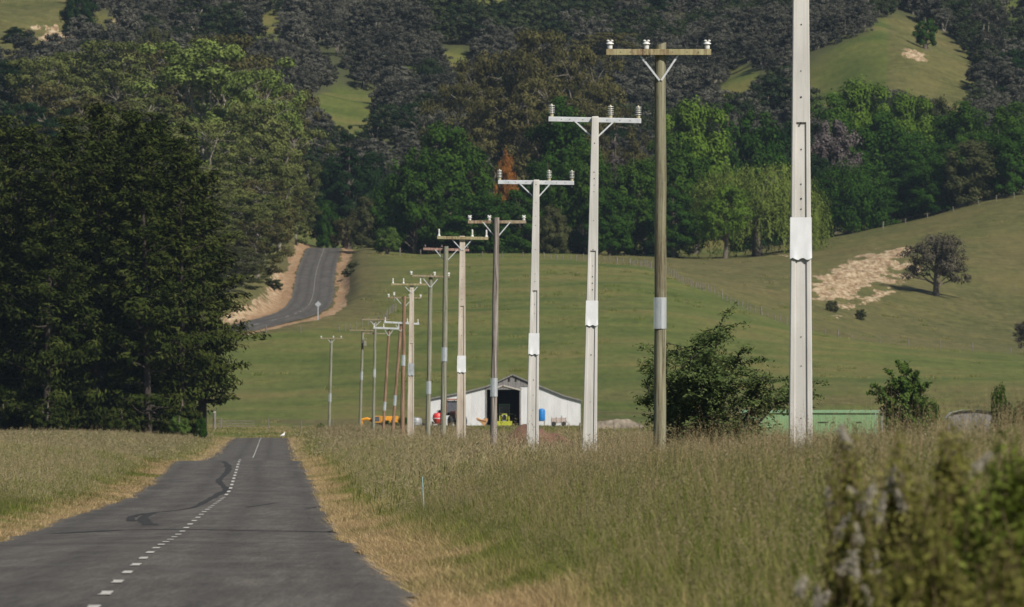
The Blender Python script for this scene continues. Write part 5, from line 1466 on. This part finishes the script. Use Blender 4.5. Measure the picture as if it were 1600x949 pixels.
def tuft(seed, n, rad, hgt, wid, stems, lean=.35, wind=.18):
    """a tuft of bent blades and seed stems, about 1 m tall when scaled by 1"""
    r = np.random.default_rng(seed); V = []; FQ = []; H_ = []; VV = []; K = []
    b = 0
    for i in range(n + stems):
        st = i >= n
        p = r.normal(0, rad * .6, 2); a = r.uniform(0, 6.283); ln = hgt * (r.uniform(.45, 1.0) if not st else r.uniform(.85, 1.2))
        le = abs(r.normal(0, lean)) * (1 if not st else .6); dx, dy = math.cos(a) * le + wind * r.uniform(.2, 1), math.sin(a) * le
        w = wid * r.uniform(.6, 1.3) * (1 if not st else .55)
        fa = r.uniform(0, 6.283); bx_, by_ = math.cos(fa) * w / 2, math.sin(fa) * w / 2
        tone = float(np.clip(r.normal(.48, .30), 0, 1))
        pts = []
        for q in (0, .4, .75, 1.0):
            bend = q ** 1.8; pts.append((p[0] + dx * ln * bend, p[1] + dy * ln * bend, ln * q * (1 - .22 * le * bend)))
        for j, (x, y, z) in enumerate(pts):
            ww = (1.0, .9, .6, .12)[j]
            V += [(x - bx_ * ww, y - by_ * ww, z), (x + bx_ * ww, y + by_ * ww, z)]; H_ += [(0, .4, .75, 1.0)[j]] * 2; VV += [tone] * 2; K += [0] * 2
        FQ += [(b + 2 * j, b + 2 * j + 1, b + 2 * j + 3, b + 2 * j + 2) for j in range(3)]; b += 8
        if st:                                   # open seed head
            x, y, z = pts[3]; x2, y2, z2 = pts[2]
            for s_ in range(7):
                t_ = s_ / 6; cx, cy, cz = x2 + (x - x2) * (t_ * .9 + .15), y2 + (y - y2) * (t_ * .9 + .15), z2 + (z - z2) * (t_ * .9 + .15)
                aa = r.uniform(0, 6.283); L_ = wid * r.uniform(1.6, 3.6) * (1.15 - .7 * t_); ux, uy = math.cos(aa) * L_, math.sin(aa) * L_; w2 = wid * .5
                V += [(cx, cy, cz - w2), (cx + ux, cy + uy, cz + L_ * .8), (cx + ux * 1.25, cy + uy * 1.25, cz + L_ * 1.1 + w2), (cx + ux * .3, cy + uy * .3, cz + L_ * .5 + w2)]
                H_ += [1] * 4; VV += [tone] * 4; K += [.85] * 4; FQ.append((b, b + 1, b + 2, b + 3)); b += 4
    return mesh_np('tuft', np.array(V), np.array(FQ), M['grass'], {'h': H_, 'v': VV, 'k': K})
def variety(w, r_): return [tuft(160 + int(w * 1e4), 4, r_ * .8, 1.12, w * .7, 6, .18), tuft(170 + int(w * 1e4), 30, r_, .50, w * 2.4, 0, .5)]
NEAR = [tuft(100 + i, 46, .13, .85, .0085, (0, 1, 4, 2)[i], .26) for i in range(4)] + variety(.0085, .13)
MIDT = [tuft(120 + i, 52, .30, .85, .016, (0, 1, 4, 2)[i], .26) for i in range(4)] + variety(.016, .3)
FART = [tuft(140 + i, 60, .75, .80, .034, (1, 3, 6, 2)[i], .26) for i in range(4)] + variety(.034, .7)

def lawn(name, protos, y0, y1, side, width, dens, seed, label):
    r = np.random.default_rng(seed)
    n = int((y1 - y0) * width * dens)
    y = r.uniform(y0, y1, n); off = r.random(n) ** 1.15 * width - .6
    x = road_x(y) + HALF + off if side > 0 else road_x(y) - HALF - off
    px = 800 + x / np.maximum(y, 1) * F
    z = ground(x, y)
    edge = sstep(-.2, 2.1, off + (fbm(x * .5, y * .22) - .5) * 2.0)
    patchy = fbm(x * .35 + 7, y * .12)
    dry = np.clip(.98 - 1.27 * edge + (patchy - .47) * 1.9 + r.normal(0, .14, n), 0, 1)
    h = (.24 + .90 * sstep(-.2, 3.4, off + (fbm(x * .4, y * .2) - .5) * 1.5)) * r.uniform(.65, 1.15, n) * (.55 + .95 * fbm(x * .35 + 2, y * .16))
    if side < 0: h = h * .72
    h = np.where((y < 275) & (side > 0), h * .90, h)
    if side > 0:
        fld = sstep(14, 20, off) * sstep(600, 700, y); h = h * (1 - .65 * fld); dry = np.clip(dry - .15 * fld, 0, 1)
    h = np.where(y > 600, h * .85, h)
    keep = (px > -260) & (px < 1860)
    keep &= off > -.12 + .75 * (fbm(x * .8 + 50, y * .3) - .4)
    x, y, z, dry, h, off = (q[keep] for q in (x, y, z, dry, h, off)); n = len(x)
    k = np.where(dry > .6, r.choice([0, 1], n), r.integers(0, 4, n))
    k = np.where(off < 1.2, 0, k)
    u_ = r.random(n); lf = (fbm(x * .6 + 30, y * .25) > .56) & (u_ < .35) & (off > 1.5)
    k = np.where(lf, 5, k); dry = np.where(lf, np.clip(dry - .45, 0, 1), dry)
    tl = (u_ > .93) & (off > 1.5); k = np.where(tl, 4, k); dry = np.where(tl, .75, dry)
    o = scatter(name, np.stack([x, y, z - .02], 1), np.stack([r.normal(0, .06, n), r.normal(0, .06, n), r.uniform(0, 6.283, n)], 1),
                np.stack([.75 + .4 * h, .75 + .4 * h, h], 1), k, protos, {'dry': dry})
    tag(o, label, 'grass', kind='stuff')
lawn('verge_grass', NEAR, 45, 270, 1, 15, 26, 1, 'long seeding grass on the right verge nearest the camera')
lawn('verge_grass', MIDT, 262, 620, 1, 24, 6.5, 2, 'long grass around the feet of the nearer poles')
lawn('verge_grass', FART, 610, 1330, 1, 60, 1.1, 3, 'rough grass around the feet of the farther poles')
lawn('verge_grass', NEAR, 150, 330, -1, 9, 20, 4, 'dry and green grass at the left edge of the road')
lawn('verge_grass', MIDT, 320, 640, -1, 18, 6.5, 5, 'green and tan grass on the left verge')
lawn('verge_grass', FART, 630, 1330, -1, 34, 1.2, 6, 'rough grass between the road and the pines')

# tussocks on the pasture
r = np.random.default_rng(5); n = 3000
ty = r.uniform(1480, 2380, n); tx = r.uniform(-.035, .046, n) * ty; pxx = 800 + tx / ty * F
k = (fbm(tx * .03 + 1, ty * .02) > .5) & ((pxx > 560) | (ty < 1700)) & ~((np.abs(tx - hill_road_x(ty)) < 9) & (ty > 1760))
k &= (r.random(n) < np.where(ty < 1620, .9, .40)) & ~((np.abs(tx - bb.x) < 11) & (ty < 1530))
tx, ty = tx[k], ty[k]; n = len(tx)
o = scatter('tussocks', np.stack([tx, ty, ground(tx, ty) - .05], 1), np.stack([0 * tx, 0 * tx, r.uniform(0, 6.28, n)], 1),
            np.stack([r.uniform(.7, 1.5, n)] * 2 + [r.uniform(.30, .85, n)], 1), r.integers(0, 2, n), FART[:2], {'dry': r.uniform(-.2, .45, n)})
tag(o, 'dark tussocks dotted over the pasture', 'tussock', kind='stuff')
# darker rush clumps one can count on the open slope
rr_ = random.Random(8)
for px, py in ((892, 427), (950, 447), (966, 455), (981, 452), (1001, 455), (1018, 459), (940, 459), (898, 479), (897, 515), (991, 487), (870, 462), (1052, 512), (760, 470), (735, 520), (640, 560), (1120, 520), (1180, 560), (700, 590)):
    d_ = find_d(px, py, 1560, 2230); q = gpt(px, d_, .05)
    o = link('rush_clump', FART[5].copy() if rr_.random() < .5 else FART[0].copy(), None, q); o.rotation_euler = (0, 0, rr_.uniform(0, 6.28)); s_ = rr_.uniform(.55, .95); o.scale = (s_, s_, s_ * rr_.uniform(.8, 1.2))
    tag(o, 'dark green rush clump on the open green slope', 'rush', 'rush clumps dotted on the green slope')
# rank growth along the foot of the hill
r = np.random.default_rng(6); n = 2600
ty = r.uniform(1330, 1475, n); tx = r.uniform(-.030, .046, n) * ty
o = scatter('rank_grass', np.stack([tx, ty, ground(tx, ty) - .05], 1), np.stack([0 * tx, 0 * tx, r.uniform(0, 6.28, n)], 1),
            np.stack([r.uniform(.8, 1.4, n)] * 2 + [r.uniform(.15, .55, n)], 1), r.integers(0, 4, n), FART, {'dry': np.clip(fbm(tx * .06, ty * .05) * 1.6 - .45 + r.normal(0, .1, n), 0, 1)})
tag(o, 'rank grass along the foot of the hill', 'grass', kind='stuff')

# red brown dirt bank beyond the third concrete pole
M['dirt'] = blotch('red brown dirt', [(.3, (.085, .045, .032)), (.7, (.17, .095, .065))], nscale=1.3, rough=.95, bstr=.6, bdist=.1)
M['gravel'] = blotch('grey tan gravel', [(.36, (.13, .11, .085)), (.64, (.25, .21, .16))], nscale=1.5, rough=.95, bstr=.6, bdist=.1)
def mound(name, label, cat, px0, px1, pyt, d, hgt, mat, kind=None):
    s = ppm(d); x0, x1 = (px0 - 800) / s, (px1 - 800) / s; n, m_ = 40, 12; vs = []; fs = []
    for i in range(n + 1):
        for j in range(m_ + 1):
            u = i / n; v = j / m_; x = x0 + (x1 - x0) * u; y = d - 1.2 + 2.4 * v
            e = math.sin(math.pi * u) ** .5 * math.sin(math.pi * v) ** .8
            vs.append((x, y, gz(x, y) - .15 + e * hgt * (1.0 + .5 * (float(fbm(np.array(x * .9), np.array(y * .9 + d))) - .5))))
    fs = [(i * (m_ + 1) + j, (i + 1) * (m_ + 1) + j, (i + 1) * (m_ + 1) + j + 1, i * (m_ + 1) + j + 1) for i in range(n) for j in range(m_)]
    o = MB().add(vs, fs).build(name, mat, None); tag(o, label, cat); return o
mound('dirt_bank', 'red brown dirt bank between the barn door poles', 'bank', 765, 915, 690, 475, 2.0, M['dirt'])
mound('gravel_heap', 'low grey and tan heap right of the barn', 'heap', 912, 1010, 645, 1440, 1.3, M['gravel'])
mound('gravel_heap', 'tan heap seen under the feathery young tree', 'heap', 1040, 1090, 655, 1000, 1.6, M['gravel'])

# ------------------------------------------------------------------ out of focus weeds close to the camera
M['stalk'] = plain('weed stalks', (.12, .085, .04), .9)
M['plume'] = leaf_mat('pale flower spikes', (.34, .31, .25), (.60, .56, .48), .4, .1)
def weed(name, label, px, d, top_py, wpx, leaf, stems, leafn, L, plumes=0, seed=0, cat='weed'):
    r = np.random.default_rng(seed); s = ppm(d); q = gpt(px, d, .05); H = ZC + (YH - top_py) / s - q.z; Wd = wpx / s
    t = thing(name, label, cat, q)
    st = MB(); out = []; pl = []
    for i in range(stems):
        a = r.uniform(0, 6.283); rr = min(abs(r.normal(0, Wd / 3.6)), Wd * .75); h = H * r.uniform(.70, 1.0) * (1 - .30 * (rr / (Wd / 2)) ** 1.6)
        tip = np.array([math.cos(a) * rr, math.sin(a) * rr, h]); b0 = tip * np.array([.35, .35, 0])
        pts = limb(st, b0, tip, .007, .003, r, .03, 5, 4)
        m = int(leafn * r.uniform(.7, 1.3) * (1.1 - .6 * min(1, rr / (Wd * .5)))); tq = r.uniform(.25, .99, m); k = np.minimum((tq * 5).astype(int), 4)
        P_ = np.array(pts); cen = P_[k] + (P_[k + 1] - P_[k]) * (tq * 5 - k)[:, None] + r.normal(size=(m, 3)) * L * .55
        nr = np.array([0, 0, .6]) + r.normal(size=(m, 3)) * .6
        v, f = cards(cen, nr, L * r.uniform(.6, 1.3, m), L * .38 * r.uniform(.7, 1.3, m), r)
        out.append((v, f, np.repeat(np.clip(r.normal(.45, .15) + r.normal(0, .2, m), 0, 1), 4)))
        if i < plumes:
            m = 420; tq = r.random(m); ax_ = (tip - pts[3]); ax_ = ax_ / np.linalg.norm(ax_) + r.normal(size=3) * np.array([.45, .2, .15]); ax_ = ax_ / np.linalg.norm(ax_); ln = r.uniform(.08, .15)
            cen = tip + ax_ * (tq[:, None] - .3) * ln + r.normal(size=(m, 3)) * (.012 * (1.1 - .7 * tq))[:, None]
            v, f = cards(cen, r.normal(size=(m, 3)), .014, .010, r); pl.append((v, f, np.repeat(np.clip(r.normal(.55, .2, m), 0, 1), 4)))
    o = st.build('stems', M['stalk'], t); o['kind'] = 'stuff'
    v, f, a = gather(out); o = link('leaves', mesh_np('leaves', v, f, LM[leaf], {'v': a}), t); o['kind'] = 'stuff'
    if pl:
        v, f, a = gather(pl); o = link('flower_spikes', mesh_np('flower_spikes', v, f, M['plume'], {'v': a}), t); o['kind'] = 'stuff'
weed('flowering_weed', 'blurred weed with pale flower spikes low in the right foreground', 1345, 62, 742, 190, 'weed', 46, 95, .05, 20, 71)
weed('flowering_weed', 'blurred tall weed with fading spikes behind the pale flowering one', 1405, 66, 652, 200, 'weed', 60, 120, .05, 9, 72)
weed('dry_weed', 'blurred tall brown weed at the foot of the nearest pole', 1322, 70, 628, 120, 'weed', 34, 110, .045, 3, 73)
weed('leafy_shrub', 'blurred bright green shrub at the right edge of the foreground', 1570, 58, 668, 250, 'shrubg', 90, 140, .06, 0, 74, 'shrub')
weed('leafy_shrub', 'blurred olive shrub between the green shrub and the flowering weeds', 1480, 60, 655, 210, 'weed', 80, 130, .055, 3, 75, 'shrub')
weed('leafy_shrub', 'blurred brownish shrub in the bottom right corner', 1455, 54, 800, 300, 'weed', 90, 130, .055, 2, 76, 'shrub')
weed('leafy_shrub', 'blurred olive shrub low in front of the bright green one', 1570, 52, 830, 240, 'weed', 60, 130, .055, 1, 77, 'shrub')

# ------------------------------------------------------------------ the air
hz = MB().box((0, 1800, 100), (1400, 3760, 230)).build('haze', [], None)
m, nt, out = new_mat('pale blue air')
pv = node(nt, 'ShaderNodeVolumePrincipled')
pv.inputs['Color'].default_value = (.62, .80, 1.0, 1)
pv.inputs['Density'].default_value = .000019
pv.inputs['Anisotropy'].default_value = .2
nt.links.new(pv.outputs[0], out.inputs['Volume'])
hz.data.materials.append(m)
tag(hz, 'thin blue air over the valley', 'haze', kind='stuff')
